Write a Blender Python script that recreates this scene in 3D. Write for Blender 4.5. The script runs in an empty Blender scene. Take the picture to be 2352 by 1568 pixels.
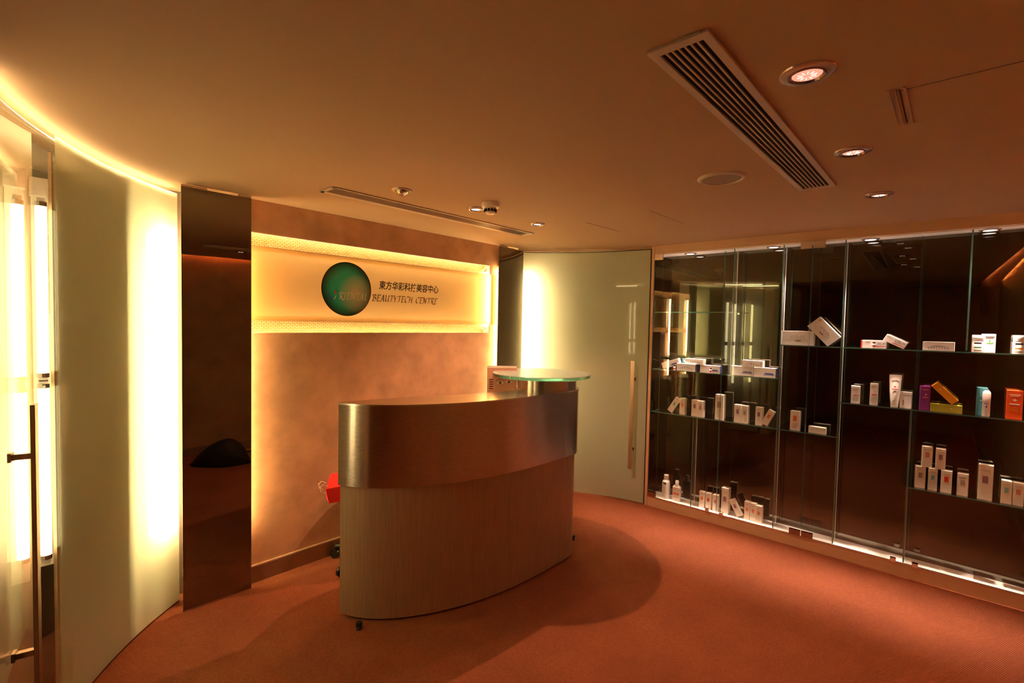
import bpy, bmesh, math, random
from mathutils import Matrix, Vector
random.seed(7)
SC = bpy.context.scene
COL = SC.collection
PI = math.pi
R = math.radians

# ------------------------------------------------------------------ camera
F_PX = 1110.0
right = Vector((0.677, -0.7357, 0.0202)); up = Vector((0.0140, 0.0404, 0.9991)); fwd = Vector((0.7356, 0.6764, -0.0375))
yaw, pitch, roll = R(47.4), R(-2.15), R(1.16)
fwd = Vector((math.sin(yaw)*math.cos(pitch), math.cos(yaw)*math.cos(pitch), math.sin(pitch)))
r0 = Vector((math.cos(yaw), -math.sin(yaw), 0)); u0 = r0.cross(fwd)
right = r0*math.cos(roll) + u0*math.sin(roll); up = u0*math.cos(roll) - r0*math.sin(roll)
cd = bpy.data.cameras.new('camera'); cam = bpy.data.objects.new('camera', cd); COL.objects.link(cam)
cd.sensor_width = 36.0; cd.lens = F_PX/2352*36.0; cd.clip_start = 0.02
m3 = Matrix((right, up, -fwd)).transposed()
cam.matrix_world = Matrix.Translation((0, 0, 1.6)) @ m3.to_4x4()
SC.camera = cam

# ------------------------------------------------------------------ world, exposure
w = bpy.data.worlds.new('world'); SC.world = w; w.use_nodes = True
w.node_tree.nodes['Background'].inputs[0].default_value = (0.02, 0.012, 0.008, 1)
w.node_tree.nodes['Background'].inputs[1].default_value = 0.3
SC.view_settings.view_transform = 'Standard'; SC.view_settings.look = 'None'
SC.view_settings.exposure = 0.0; SC.view_settings.gamma = 1.0; SC.view_settings.use_curve_mapping = False
cy = SC.cycles
cy.max_bounces = 14; cy.diffuse_bounces = 6; cy.glossy_bounces = 7; cy.transmission_bounces = 8; cy.transparent_max_bounces = 40
cy.caustics_reflective = True; cy.blur_glossy = 0.3; cy.caustics_refractive = False
cy.sample_clamp_indirect = 25.0; cy.use_denoising = True

TUBE = (1.0, 0.74, 0.38)      # warm fluorescent colour
TUBE_S = 11.0                 # tubes behind the left glass
EDGE_S = 140.0                 # tubes at the glass edges
SIDE_S = 75.0                  # tubes behind the mirror panels
NICHE_S = 44.0                 # tubes in the sign niche
COVE_S = 400.0                  # tube in the slot at the rear wall
FILL_S = 45.0                # added strip over the left glass, brightens the ceiling
HALO = (1.0, 0.50, 0.28)      # halogen spots
P_DESK, P_ROOM, P_CASE = 100.0, 14.0, 420.0

# ------------------------------------------------------------------ materials
def nt(m):
    m.use_nodes = True; t = m.node_tree; t.nodes.clear()
    o = t.nodes.new('ShaderNodeOutputMaterial'); return t, o
def N(t, k, **kw):
    n = t.nodes.new(k)
    for a, v in kw.items():
        if a in ('inp',):
            for i, x in v.items(): n.inputs[i].default_value = x
        else: setattr(n, a, v)
    return n
def c4(c): return (c[0], c[1], c[2], 1.0)
def pbr(name, col, rough=0.5, metal=0.0, var=0.0, scale=8.0, bump=0.0, bscale=60.0, stretch=(1, 1, 1), aniso=0.0, spec=0.5, coat=0.0):
    m = bpy.data.materials.new(name); t, o = nt(m)
    b = N(t, 'ShaderNodeBsdfPrincipled'); t.links.new(b.outputs[0], o.inputs[0])
    b.inputs['Base Color'].default_value = c4(col); b.inputs['Roughness'].default_value = rough
    b.inputs['Metallic'].default_value = metal; b.inputs['Specular IOR Level'].default_value = spec
    b.inputs['Coat Weight'].default_value = coat; b.inputs['Coat Roughness'].default_value = 0.05
    tc = N(t, 'ShaderNodeTexCoord'); mp = N(t, 'ShaderNodeMapping'); mp.inputs['Scale'].default_value = stretch
    t.links.new(tc.outputs['Object'], mp.inputs[0])
    if True:
        v = max(var, 0.02)
        n = N(t, 'ShaderNodeTexNoise'); n.inputs['Scale'].default_value = scale; n.inputs['Detail'].default_value = 5
        t.links.new(mp.outputs[0], n.inputs['Vector'])
        r = N(t, 'ShaderNodeValToRGB'); r.color_ramp.elements[0].position = 0.3; r.color_ramp.elements[1].position = 0.7
        r.color_ramp.elements[0].color = c4([x*(1-v) for x in col]); r.color_ramp.elements[1].color = c4([min(1, x*(1+v)) for x in col])
        t.links.new(n.outputs[0], r.inputs[0]); t.links.new(r.outputs[0], b.inputs['Base Color'])
    if bump:
        n2 = N(t, 'ShaderNodeTexNoise'); n2.inputs['Scale'].default_value = bscale; n2.inputs['Detail'].default_value = 3
        t.links.new(mp.outputs[0], n2.inputs['Vector'])
        bp = N(t, 'ShaderNodeBump'); bp.inputs['Strength'].default_value = bump; bp.inputs['Distance'].default_value = 0.004
        t.links.new(n2.outputs[0], bp.inputs['Height']); t.links.new(bp.outputs[0], b.inputs['Normal'])
    if aniso:
        b.inputs['Anisotropic'].default_value = aniso
        tg = N(t, 'ShaderNodeTangent', direction_type='RADIAL', axis='Z'); t.links.new(tg.outputs[0], b.inputs['Tangent'])
        b.inputs['Anisotropic Rotation'].default_value = 0.25
    return m
def emit(name, col, s):
    m = bpy.data.materials.new(name); t, o = nt(m)
    e = N(t, 'ShaderNodeEmission'); e.inputs[0].default_value = c4(col); e.inputs[1].default_value = s
    t.links.new(e.outputs[0], o.inputs[0]); return m
def thin_fresnel(t, ior=1.45):
    # same reflectance from both sides of the sheet
    g = N(t, 'ShaderNodeNewGeometry'); m = N(t, 'ShaderNodeMath', operation='MULTIPLY_ADD'); m.inputs[1].default_value = 1/ior-ior; m.inputs[2].default_value = ior
    t.links.new(g.outputs['Backfacing'], m.inputs[0]); fr = N(t, 'ShaderNodeFresnel'); t.links.new(m.outputs[0], fr.inputs[0]); return fr
def glass(name, tint=(0.96, 0.99, 0.97), gain=1.0, extra=0.0, rough=0.0):
    """thin clear sheet glass: straight-through transmission plus a Fresnel reflection"""
    m = bpy.data.materials.new(name); t, o = nt(m)
    tr = N(t, 'ShaderNodeBsdfTransparent'); tr.inputs[0].default_value = c4(tint)
    gl = N(t, 'ShaderNodeBsdfGlossy'); gl.inputs['Roughness'].default_value = rough; gl.inputs[0].default_value = (1, 1, 1, 1)
    fr = thin_fresnel(t, 1.45)
    ma = N(t, 'ShaderNodeMath', operation='MULTIPLY_ADD'); ma.inputs[1].default_value = gain; ma.inputs[2].default_value = extra
    ma.use_clamp = True
    mx = N(t, 'ShaderNodeMixShader')
    t.links.new(fr.outputs[0], ma.inputs[0]); t.links.new(ma.outputs[0], mx.inputs[0])
    t.links.new(tr.outputs[0], mx.inputs[1]); t.links.new(gl.outputs[0], mx.inputs[2]); t.links.new(mx.outputs[0], o.inputs[0])
    return m
def frosted(name, col, trans=0.6, refl=1.45, rough=0.03, gain=1.0, clear=0.0, tcol=None):
    m = bpy.data.materials.new(name); t, o = nt(m)
    d = N(t, 'ShaderNodeBsdfDiffuse'); d.inputs[0].default_value = c4(col)
    s = N(t, 'ShaderNodeBsdfTranslucent'); s.inputs[0].default_value = c4(tcol or col)
    g = N(t, 'ShaderNodeBsdfGlossy'); g.inputs['Roughness'].default_value = rough; g.inputs[0].default_value = (1, 1, 1, 1)
    fr = thin_fresnel(t, refl)
    ma = N(t, 'ShaderNodeMath', operation='MULTIPLY'); ma.inputs[1].default_value = gain; ma.use_clamp = True
    t.links.new(fr.outputs[0], ma.inputs[0])
    m1 = N(t, 'ShaderNodeMixShader'); m1.inputs[0].default_value = trans
    t.links.new(d.outputs[0], m1.inputs[1]); t.links.new(s.outputs[0], m1.inputs[2])
    base = m1
    if clear:
        tr = N(t, 'ShaderNodeBsdfTransparent'); tr.inputs[0].default_value = c4(tcol or col)
        m3_ = N(t, 'ShaderNodeMixShader'); m3_.inputs[0].default_value = clear
        t.links.new(m1.outputs[0], m3_.inputs[1]); t.links.new(tr.outputs[0], m3_.inputs[2]); base = m3_
    m2 = N(t, 'ShaderNodeMixShader'); t.links.new(ma.outputs[0], m2.inputs[0])
    t.links.new(base.outputs[0], m2.inputs[1]); t.links.new(g.outputs[0], m2.inputs[2]); t.links.new(m2.outputs[0], o.inputs[0])
    return m
def solidglass(name, col, rough, milk=0.0):
    m = bpy.data.materials.new(name); t, o = nt(m)
    g = N(t, 'ShaderNodeBsdfGlass'); g.inputs['Roughness'].default_value = rough; g.inputs['IOR'].default_value = 1.5; g.inputs[0].default_value = c4(col)
    if milk:
        d = N(t, 'ShaderNodeBsdfDiffuse'); d.inputs[0].default_value = (0.75, 0.82, 0.76, 1); mx = N(t, 'ShaderNodeMixShader'); mx.inputs[0].default_value = milk
        t.links.new(g.outputs[0], mx.inputs[1]); t.links.new(d.outputs[0], mx.inputs[2]); t.links.new(mx.outputs[0], o.inputs[0])
    else: t.links.new(g.outputs[0], o.inputs[0])
    return m
def mirror(name, tint, rough=0.0):
    m = bpy.data.materials.new(name); t, o = nt(m)
    g = N(t, 'ShaderNodeBsdfGlossy'); g.inputs['Roughness'].default_value = rough; g.inputs[0].default_value = c4(tint)
    t.links.new(g.outputs[0], o.inputs[0]); return m
def carpet():
    m = bpy.data.materials.new('loop_carpet'); t, o = nt(m)
    b = N(t, 'ShaderNodeBsdfPrincipled'); t.links.new(b.outputs[0], o.inputs[0])
    b.inputs['Roughness'].default_value = 0.95; b.inputs['Specular IOR Level'].default_value = 0.1
    tc = N(t, 'ShaderNodeTexCoord'); mp = N(t, 'ShaderNodeMapping'); mp.inputs['Scale'].default_value = (1, 1, 1); mp.inputs['Rotation'].default_value = (0, 0, R(20))
    t.links.new(tc.outputs['Object'], mp.inputs[0])
    br = N(t, 'ShaderNodeTexBrick'); br.inputs['Scale'].default_value = 62.0
    br.inputs['Color1'].default_value = (0.47, 0.165, 0.082, 1); br.inputs['Color2'].default_value = (0.39, 0.13, 0.062, 1)
    br.inputs['Mortar'].default_value = (0.22, 0.055, 0.02, 1); br.inputs['Mortar Size'].default_value = 0.06; br.inputs['Mortar Smooth'].default_value = 1.0
    br.inputs['Brick Width'].default_value = 0.55; br.inputs['Row Height'].default_value = 0.42
    t.links.new(mp.outputs[0], br.inputs['Vector'])
    n = N(t, 'ShaderNodeTexNoise'); n.inputs['Scale'].default_value = 3.0; n.inputs['Detail'].default_value = 6
    t.links.new(mp.outputs[0], n.inputs['Vector'])
    mx = N(t, 'ShaderNodeMix', data_type='RGBA', blend_type='MULTIPLY'); mx.inputs[0].default_value = 0.5
    rp = N(t, 'ShaderNodeValToRGB'); rp.color_ramp.elements[0].color = (0.7, 0.7, 0.7, 1); rp.color_ramp.elements[0].position = 0.35; rp.color_ramp.elements[1].position = 0.65
    t.links.new(n.outputs[0], rp.inputs[0]); t.links.new(br.outputs['Color'], mx.inputs[6]); t.links.new(rp.outputs[0], mx.inputs[7])
    t.links.new(mx.outputs[2], b.inputs['Base Color'])
    bp = N(t, 'ShaderNodeBump'); bp.inputs['Strength'].default_value = 0.7; bp.inputs['Distance'].default_value = 0.004; bp.invert = True
    t.links.new(br.outputs['Fac'], bp.inputs['Height']); t.links.new(bp.outputs[0], b.inputs['Normal'])
    return m
def woven():
    m = bpy.data.materials.new('gold_woven_backing'); t, o = nt(m)
    b = N(t, 'ShaderNodeBsdfPrincipled'); t.links.new(b.outputs[0], o.inputs[0]); b.inputs['Roughness'].default_value = 0.6
    tc = N(t, 'ShaderNodeTexCoord'); mp = N(t, 'ShaderNodeMapping'); mp.inputs['Rotation'].default_value = (R(90), 0, 0)
    t.links.new(tc.outputs['Object'], mp.inputs[0])
    br = N(t, 'ShaderNodeTexBrick'); br.inputs['Scale'].default_value = 22.0
    br.inputs['Color1'].default_value = (0.86, 0.62, 0.28, 1); br.inputs['Color2'].default_value = (0.72, 0.48, 0.19, 1)
    br.inputs['Mortar'].default_value = (0.30, 0.15, 0.04, 1); br.inputs['Mortar Size'].default_value = 0.05; br.inputs['Mortar Smooth'].default_value = 0.6
    br.inputs['Brick Width'].default_value = 0.6; br.inputs['Row Height'].default_value = 0.24
    t.links.new(mp.outputs[0], br.inputs['Vector']); t.links.new(br.outputs['Color'], b.inputs['Base Color'])
    bp = N(t, 'ShaderNodeBump'); bp.inputs['Strength'].default_value = 0.8; bp.inputs['Distance'].default_value = 0.006; bp.invert = True
    t.links.new(br.outputs['Fac'], bp.inputs['Height']); t.links.new(bp.outputs[0], b.inputs['Normal'])
    return m
def orb_print(cx, cz, rad):
    """printed disc: dark rim, green ball, tan patch towards lower right (flat print, as on the sign)"""
    m = bpy.data.materials.new('printed_green_orb'); t, o = nt(m)
    b = N(t, 'ShaderNodeBsdfPrincipled'); t.links.new(b.outputs[0], o.inputs[0]); b.inputs['Roughness'].default_value = 0.08
    tc = N(t, 'ShaderNodeTexCoord'); mp = N(t, 'ShaderNodeMapping'); t.links.new(tc.outputs['Object'], mp.inputs[0])
    mp.inputs['Scale'].default_value = (1/rad, 0, 1/rad)
    ln = N(t, 'ShaderNodeVectorMath', operation='LENGTH'); t.links.new(mp.outputs[0], ln.inputs[0])
    rp = N(t, 'ShaderNodeValToRGB'); e = rp.color_ramp.elements
    e[0].position = 0.0; e[0].color = (0.04, 0.72, 0.50, 1); e[1].position = 1.0; e[1].color = (0.02, 0.015, 0.008, 1)
    x = e.new(0.6); x.color = (0.03, 0.55, 0.36, 1); x = e.new(0.85); x.color = (0.02, 0.20, 0.11, 1)
    t.links.new(ln.outputs['Value'], rp.inputs[0])
    m2 = N(t, 'ShaderNodeMapping'); m2.inputs['Scale'].default_value = (1/rad, 0, 1/rad); m2.inputs['Location'].default_value = (-0.36, 0, 0.16); t.links.new(tc.outputs['Object'], m2.inputs[0])
    l2 = N(t, 'ShaderNodeVectorMath', operation='LENGTH'); t.links.new(m2.outputs[0], l2.inputs[0])
    r2 = N(t, 'ShaderNodeValToRGB'); r2.color_ramp.elements[0].color = (0.8, 0.8, 0.8, 1); r2.color_ramp.elements[0].position = 0.05; r2.color_ramp.elements[1].position = 0.75; r2.color_ramp.elements[1].color = (0, 0, 0, 1)
    t.links.new(l2.outputs['Value'], r2.inputs[0])
    mx = N(t, 'ShaderNodeMix', data_type='RGBA'); t.links.new(r2.outputs[0], mx.inputs[0]); t.links.new(rp.outputs[0], mx.inputs[6]); mx.inputs[7].default_value = (0.92, 0.75, 0.42, 1)
    t.links.new(mx.outputs[2], b.inputs['Base Color']); return m

M = dict(
 ceil=pbr('painted_ceiling', (0.49, 0.325, 0.195), 0.8, var=0.02, scale=2),
 wall=pbr('sponged_tan_wallcovering', (0.62, 0.36, 0.20), 0.75, var=0.16, scale=7, bump=0.15, bscale=120),
 cream=pbr('cream_paint', (0.80, 0.68, 0.50), 0.6, var=0.03),
 white=pbr('white_lining', (0.90, 0.84, 0.72), 0.5),
 recess=pbr('recess_lining', (0.20, 0.17, 0.13), 0.6),
 brownwall=pbr('brown_wallcovering', (0.42, 0.22, 0.11), 0.7, var=0.15, scale=5),
 skirt=pbr('brown_metal_skirting', (0.33, 0.20, 0.13), 0.35, metal=0.4, var=0.1),
 carpet=carpet(), woven=woven(),
 steel=pbr('brushed_steel', (0.58, 0.50, 0.44), 0.26, metal=1.0, var=0.12, scale=30, stretch=(1, 1, 8), aniso=0.97),
 steelflat=pbr('satin_steel', (0.66, 0.60, 0.54), 0.22, metal=1.0, var=0.05),
 chrome=pbr('polished_chrome', (0.75, 0.72, 0.70), 0.08, metal=1.0),
 darkmetal=pbr('bronze_handle_metal', (0.30, 0.20, 0.15), 0.25, metal=1.0, var=0.08),
 handlesteel=pbr('satin_handle_steel', (0.72, 0.60, 0.48), 0.35, metal=1.0, var=0.08),
 laminate=pbr('pale_wood_laminate', (0.44, 0.31, 0.20), 0.45, var=0.11, scale=14, stretch=(9, 9, 0.35)),
 beigewood=pbr('beige_laminate', (0.66, 0.47, 0.30), 0.5, var=0.05, stretch=(1, 1, 6)),
 casewhite=pbr('white_case_floor', (0.92, 0.87, 0.83), 0.45, var=0.06, scale=5, stretch=(1, 4, 1)),
 stripwhite=pbr('bright_satin_strip', (0.80, 0.78, 0.76), 0.3, metal=0.3),
 black=pbr('black_plastic', (0.012, 0.012, 0.012), 0.4),
 void=pbr('dark_duct', (0.01, 0.008, 0.006), 0.9),
 gril=pbr('grille_paint', (0.62, 0.50, 0.42), 0.35, var=0.03),
 ringm=pbr('lamp_ring_paint', (0.60, 0.46, 0.40), 0.18, metal=0.5, var=0.03),
 spk=pbr('speaker_mesh', (0.33, 0.25, 0.20), 0.8, bump=0.3, bscale=300),
 plastic=pbr('white_plastic', (0.80, 0.74, 0.68), 0.4),
 paper=pbr('white_carton', (0.84, 0.79, 0.74), 0.45, var=0.02),
 cartonbeige=pbr('cream_carton', (0.84, 0.76, 0.64), 0.45, var=0.02),
 red=pbr('red_print', (0.65, 0.05, 0.03), 0.5), orange=pbr('orange_print', (0.80, 0.20, 0.07), 0.5),
 rose=pbr('rose_print', (0.62, 0.20, 0.18), 0.5), plum=pbr('plum_print', (0.30, 0.16, 0.24), 0.5),
 teal=pbr('teal_print', (0.22, 0.48, 0.45), 0.5), grey=pbr('grey_print', (0.36, 0.31, 0.26), 0.5),
 green=pbr('green_print', (0.10, 0.38, 0.12), 0.5), navy=pbr('navy_print', (0.07, 0.09, 0.28), 0.5),
 ink=pbr('black_ink', (0.03, 0.02, 0.02), 0.5), lightprint=pbr('pale_print', (0.85, 0.80, 0.78), 0.5),
 purplec=pbr('purple_carton', (0.26, 0.03, 0.24), 0.4), orangec=pbr('amber_carton', (0.80, 0.32, 0.02), 0.35),
 olivec=pbr('olive_carton', (0.42, 0.36, 0.03), 0.4), tealc=pbr('blue_carton', (0.07, 0.32, 0.40), 0.35),
 redc=pbr('orange_red_carton', (0.85, 0.10, 0.015), 0.35), redbag=pbr('red_paper', (0.75, 0.02, 0.015), 0.55),
 ribbon=pbr('pale_string', (0.85, 0.70, 0.55), 0.6), bag=pbr('black_nylon', (0.008, 0.008, 0.009), 0.6, bump=0.3, bscale=30),
 skin=pbr('printed_skin', (0.62, 0.33, 0.23), 0.35, var=0.05), brown=pbr('brown_ink', (0.13, 0.04, 0.02), 0.5),
 palegreen=pbr('pale_green_ink', (0.80, 0.95, 0.62), 0.4), blue=pbr('blue_ink', (0.03, 0.10, 0.50), 0.4),
 clear=glass('clear_glass', (0.93, 0.96, 0.93)), shelfglass=glass('shelf_glass', (0.98, 0.995, 0.985), gain=1.0),
 edge=frosted('green_glass_edge', (0.14, 0.30, 0.25), 0.4, gain=2.0),
 back=glass('clear_rear_face', (0.95, 0.97, 0.95), gain=0.0, extra=0.03),
 discedge=frosted('teal_glass_edge', (0.80, 1.0, 0.97), 0.4, gain=1.0, clear=0.4, tcol=(0.6, 1.0, 0.95)),
 casedoor=glass('case_door_glass', (0.95, 0.97, 0.95)),
 frost=frosted('frosted_glass', (0.62, 0.76, 0.66), 0.58, tcol=(0.84, 0.85, 0.66)),
 discside=solidglass('teal_solid_glass', (0.80, 1.0, 0.97), 0.02), discglass=solidglass('frosted_disc_glass', (0.82, 1.0, 0.95), 0.22, 0.22),
 discglass_old=frosted('frosted_disc_glass', (0.50, 0.62, 0.52), 0.45, gain=1.6, clear=0.25, tcol=(0.6, 0.8, 0.7)),
 panel=frosted('amber_sign_panel', (0.80, 0.56, 0.24), 0.62, tcol=(0.86, 0.70, 0.40)),
 mir=mirror('bronze_mirror', (0.26, 0.22, 0.18)), mir2=mirror('grey_mirror', (0.12, 0.115, 0.09)),
 tube=emit('tube_light', TUBE, TUBE_S), tube_edge=emit('edge_tube_light', TUBE, EDGE_S), tube_side=emit('side_tube_light', (1, 0.68, 0.28), SIDE_S),
 tube_niche=emit('niche_tube_light', (1, 0.77, 0.40), NICHE_S), fillstrip=emit('added_fill_light', (1.0, 0.72, 0.36), FILL_S), tube_cove=emit('cove_tube_light', (1, 0.50, 0.18), COVE_S),
 lamp_dim=emit('dim_halogen', (1.0, 0.40, 0.26), 1.1), lamp_bright=emit('bright_halogen', (1.0, 0.75, 0.62), 5.0), lamp_case=emit('case_halogen', (1.0, 0.80, 0.80), 25.0),
)

# ------------------------------------------------------------------ mesh helpers
class MB:
    def __init__(s): s.v = []; s.f = []; s.mi = []
    def add(s, vs, fs, mi=0):
        o = len(s.v); s.v += [tuple(v) for v in vs]; s.f += [tuple(i+o for i in f) for f in fs]; s.mi += [mi]*len(fs)
    def box(s, a, b, mi=0, mat=None):
        x0, y0, z0 = a; x1, y1, z1 = b
        vs = [Vector(p) for p in ((x0, y0, z0), (x1, y0, z0), (x1, y1, z0), (x0, y1, z0), (x0, y0, z1), (x1, y0, z1), (x1, y1, z1), (x0, y1, z1))]
        if mat: vs = [mat @ v for v in vs]
        s.add(vs, [(0, 3, 2, 1), (4, 5, 6, 7), (0, 1, 5, 4), (1, 2, 6, 5), (2, 3, 7, 6), (3, 0, 4, 7)], mi)
    def prism(s, pts, z0, z1, mi=0):
        n = len(pts); vs = [(p[0], p[1], z0) for p in pts] + [(p[0], p[1], z1) for p in pts]
        fs = [tuple(range(n-1, -1, -1)), tuple(range(n, 2*n))] + [(i, (i+1) % n, n+(i+1) % n, n+i) for i in range(n)]
        s.add(vs, fs, mi)
    def strip(s, outer, inner, z0, z1, mi=0, first=None):
        """solid between two open polylines of equal length"""
        n = len(outer); vs = []
        for z in (z0, z1):
            vs += [(p[0], p[1], z) for p in outer] + [(p[0], p[1], z) for p in inner]
        fs = []
        for i in range(n-1):
            fs += [(i, i+1, 2*n+i+1, 2*n+i), (n+i+1, n+i, 3*n+i, 3*n+i+1), (i+1, i, n+i, n+i+1), (2*n+i, 2*n+i+1, 3*n+i+1, 3*n+i)]
        fs += [(0, 2*n, 3*n, n), (n-1, 2*n-1, 4*n-1, 3*n-1)]
        if first is not None:       # own material slot for the face along the first polyline
            o_ = len(s.f); s.add(vs, fs, mi)
            for i in range(n-1): s.mi[o_+4*i] = first
            return
        s.add(vs, fs, mi)
    def lathe(s, prof, c=(0, 0), n=24, mi=0):
        """profile [(r,z)...] round vertical axis at c"""
        vs = []; k = len(prof)
        for i in range(n):
            a = 2*PI*i/n
            vs += [(c[0]+r*math.cos(a), c[1]+r*math.sin(a), z) for r, z in prof]
        fs = []
        for i in range(n):
            j = (i+1) % n
            for q in range(k-1): fs.append((i*k+q, j*k+q, j*k+q+1, i*k+q+1))
        if prof[0][0] > 1e-6: fs.append(tuple(i*k for i in range(n-1, -1, -1)))
        if prof[-1][0] > 1e-6: fs.append(tuple(i*k+k-1 for i in range(n)))
        s.add(vs, fs, mi)
    def tubeline(s, pts, r, n=10, mi=0):
        pts = [Vector(p) for p in pts]; rings = []
        for i, p in enumerate(pts):
            d = (pts[min(i+1, len(pts)-1)] - pts[max(i-1, 0)]).normalized()
            a = d.orthogonal().normalized() if i == 0 else (rings_a - d*rings_a.dot(d)).normalized()
            rings_a = a; b = d.cross(a); rr = r[i] if isinstance(r, (list, tuple)) else r
            rings.append([p + (a*math.cos(2*PI*k/n) + b*math.sin(2*PI*k/n))*rr for k in range(n)])
        vs = [v for g in rings for v in g]; fs = []
        for i in range(len(pts)-1):
            for k in range(n): fs.append((i*n+k, i*n+(k+1) % n, (i+1)*n+(k+1) % n, (i+1)*n+k))
        fs += [tuple(range(n-1, -1, -1)), tuple((len(pts)-1)*n+k for k in range(n))]
        s.add(vs, fs, mi)
    def build(s, name, mats, parent=None, mw=None, smooth=False, bevel=0.0, origin=None):
        me = bpy.data.meshes.new(name)
        vs = s.v
        if origin is not None: vs = [(v[0]-origin[0], v[1]-origin[1], v[2]-origin[2]) for v in vs]
        me.from_pydata(vs, [], s.f)
        if not isinstance(mats, (list, tuple)): mats = [mats]
        for q in mats: me.materials.append(M[q] if isinstance(q, str) else q)
        me.polygons.foreach_set('material_index', s.mi)
        bm = bmesh.new(); bm.from_mesh(me); bmesh.ops.remove_doubles(bm, verts=bm.verts, dist=1e-6); bmesh.ops.recalc_face_normals(bm, faces=bm.faces)
        if bevel:
            es = [e for e in bm.edges if len(e.link_faces) == 2 and e.calc_face_angle(0) > 0.6]
            bmesh.ops.bevel(bm, geom=es, offset=bevel, segments=2, affect='EDGES', profile=0.6)
        bm.to_mesh(me); bm.free()
        if smooth:
            me.polygons.foreach_set('use_smooth', [True]*len(me.polygons)); me.set_sharp_from_angle(angle=R(35))
        o = bpy.data.objects.new(name, me); COL.objects.link(o)
        mt = Matrix.Translation(origin) if origin is not None else Matrix.Identity(4)
        if mw is not None: mt = mw @ mt
        if parent is not None:
            o.parent = parent; o.matrix_parent_inverse = Matrix.Identity(4)
        o.matrix_basis = mt
        return o
def tag(o, label=None, cat=None, group=None, kind=None):
    if label: o['label'] = label
    if cat: o['category'] = cat
    if group: o['group'] = group
    if kind: o['kind'] = kind
    return o
def empty(name, mw, **k):
    o = bpy.data.objects.new(name, None); COL.objects.link(o); o.empty_display_size = 0.05
    o.matrix_basis = mw if isinstance(mw, Matrix) else Matrix.Translation(mw)
    return tag(o, **k)
def BX(name, a, b, m, parent=None, mw=None, bevel=0.0):
    q = MB(); q.box(a, b); return q.build(name, m, parent, mw, bevel=bevel)
def struct(o): o['kind'] = 'structure'; return o
def lettering(body, size, m, parent, mw, name='lettering', shear=0.0, depth=0.0003, align='CENTER', bold=0.0, sx=1.0):
    """flat letters in the local x-z plane, facing -y"""
    cu = bpy.data.curves.new(name, 'FONT'); cu.body = body; cu.size = size; cu.align_x = align; cu.align_y = 'CENTER'
    cu.shear = shear; cu.extrude = depth; cu.offset = bold; cu.resolution_u = 3
    ob = bpy.data.objects.new(name, cu); COL.objects.link(ob)
    dg = bpy.context.evaluated_depsgraph_get(); dg.update()
    me = bpy.data.meshes.new_from_object(ob.evaluated_get(dg)); me.name = name
    COL.objects.unlink(ob); bpy.data.objects.remove(ob)
    me.transform(Matrix.Rotation(R(90), 4, 'X') @ Matrix.Diagonal((sx, 1, 1, 1)))
    me.materials.clear(); me.materials.append(M[m])
    o = bpy.data.objects.new(name, me); COL.objects.link(o); o.parent = parent; o.matrix_basis = mw
    return o
T = Matrix.Translation
def arc(c, r, a0, a1, n): return [(c[0]+r*math.cos(R(a0+(a1-a0)*i/n)), c[1]+r*math.sin(R(a0+(a1-a0)*i/n))) for i in range(n+1)]

H = 2.30                                   # ceiling height
CL, RL = (1.9012, 1.6334), 1.9285          # circle of the left glass wall
CR, RR = (2.1613, 1.7666), 1.8188          # circle of the right glass door

# ------------------------------------------------------------------ room shell
fl = struct(BX('floor', (-2.2, -0.9, -0.1), (4.9, 3.9, 0.0), 'carpet'))
q = MB(); q.box((-2.2, -0.44, H), (4.9, 3.9, H+0.1)); q.box((-2.2, -0.9, H+0.17), (4.9, -0.30, H+0.24)); q.box((-2.2, -0.34, H+0.1), (4.9, -0.30, H+0.17)); ce = struct(q.build('ceiling', 'ceil'))
# back wall with the lit horizontal niche of the sign
NX0, NX1, NZ0, NZ1, NY = 0.80, 3.045, 1.510, 2.110, 3.150
q = MB(); q.box((0.76, 3.08, 0), (3.36, 3.28, 1.43)); q.box((0.76, 3.08, 2.19), (3.36, 3.28, H))
q.box((NX0, 3.08, 1.43), (NX1, 3.094, NZ0)); q.box((NX0, 3.08, NZ1), (NX1, 3.094, 2.19))
q.box((NX1, 3.08, 1.43), (3.36, 3.28, 2.19)); q.box((0.76, 3.08, 1.43), (NX0, 3.28, 2.19))
wb = struct(q.build('wall_back', 'wall'))
nb = BX('niche_backing', (NX0, NY, 1.43), (NX1, 3.28, 2.19), 'woven', wb); nb['label'] = 'gold woven textured backing of the lit niche'
q = MB(); q.box((NX0, 3.0805, NZ1-0.004), (NX1, 3.0955, NZ1)); q.box((NX0, 3.0805, NZ0), (NX1, 3.0955, NZ0+0.004)); q.box((NX1-0.004, 3.082, NZ0), (NX1, NY, NZ1))
q.build('niche_lining', 'cream', wb)
struct(BX('baseboard_back', (1.02, 3.066, 0), (3.12, 3.0795, 0.10), 'skirt'))
struct(BX('trim_1', (0.9, 3.070, 0.10), (3.12, 3.0795, 0.106), 'beigewood'))
# wall behind the camera, with the light slot at its top
struct(BX('wall_rear', (-2.2, -0.60, 0), (4.9, -0.49, H+0.17), 'brownwall'))
struct(BX('baseboard_rear', (-2.2, -0.49, 0), (4.0, -0.476, 0.09), 'skirt'))
struct(BX('wall_left', (-2.2, -0.49, 0), (-2.05, 3.9, H), 'brownwall'))
# entrance jamb left of the glass door
struct(BX('wall_entrance', (-2.05, 1.86, 0), (-0.005, 1.985, H), 'cream'))
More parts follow.
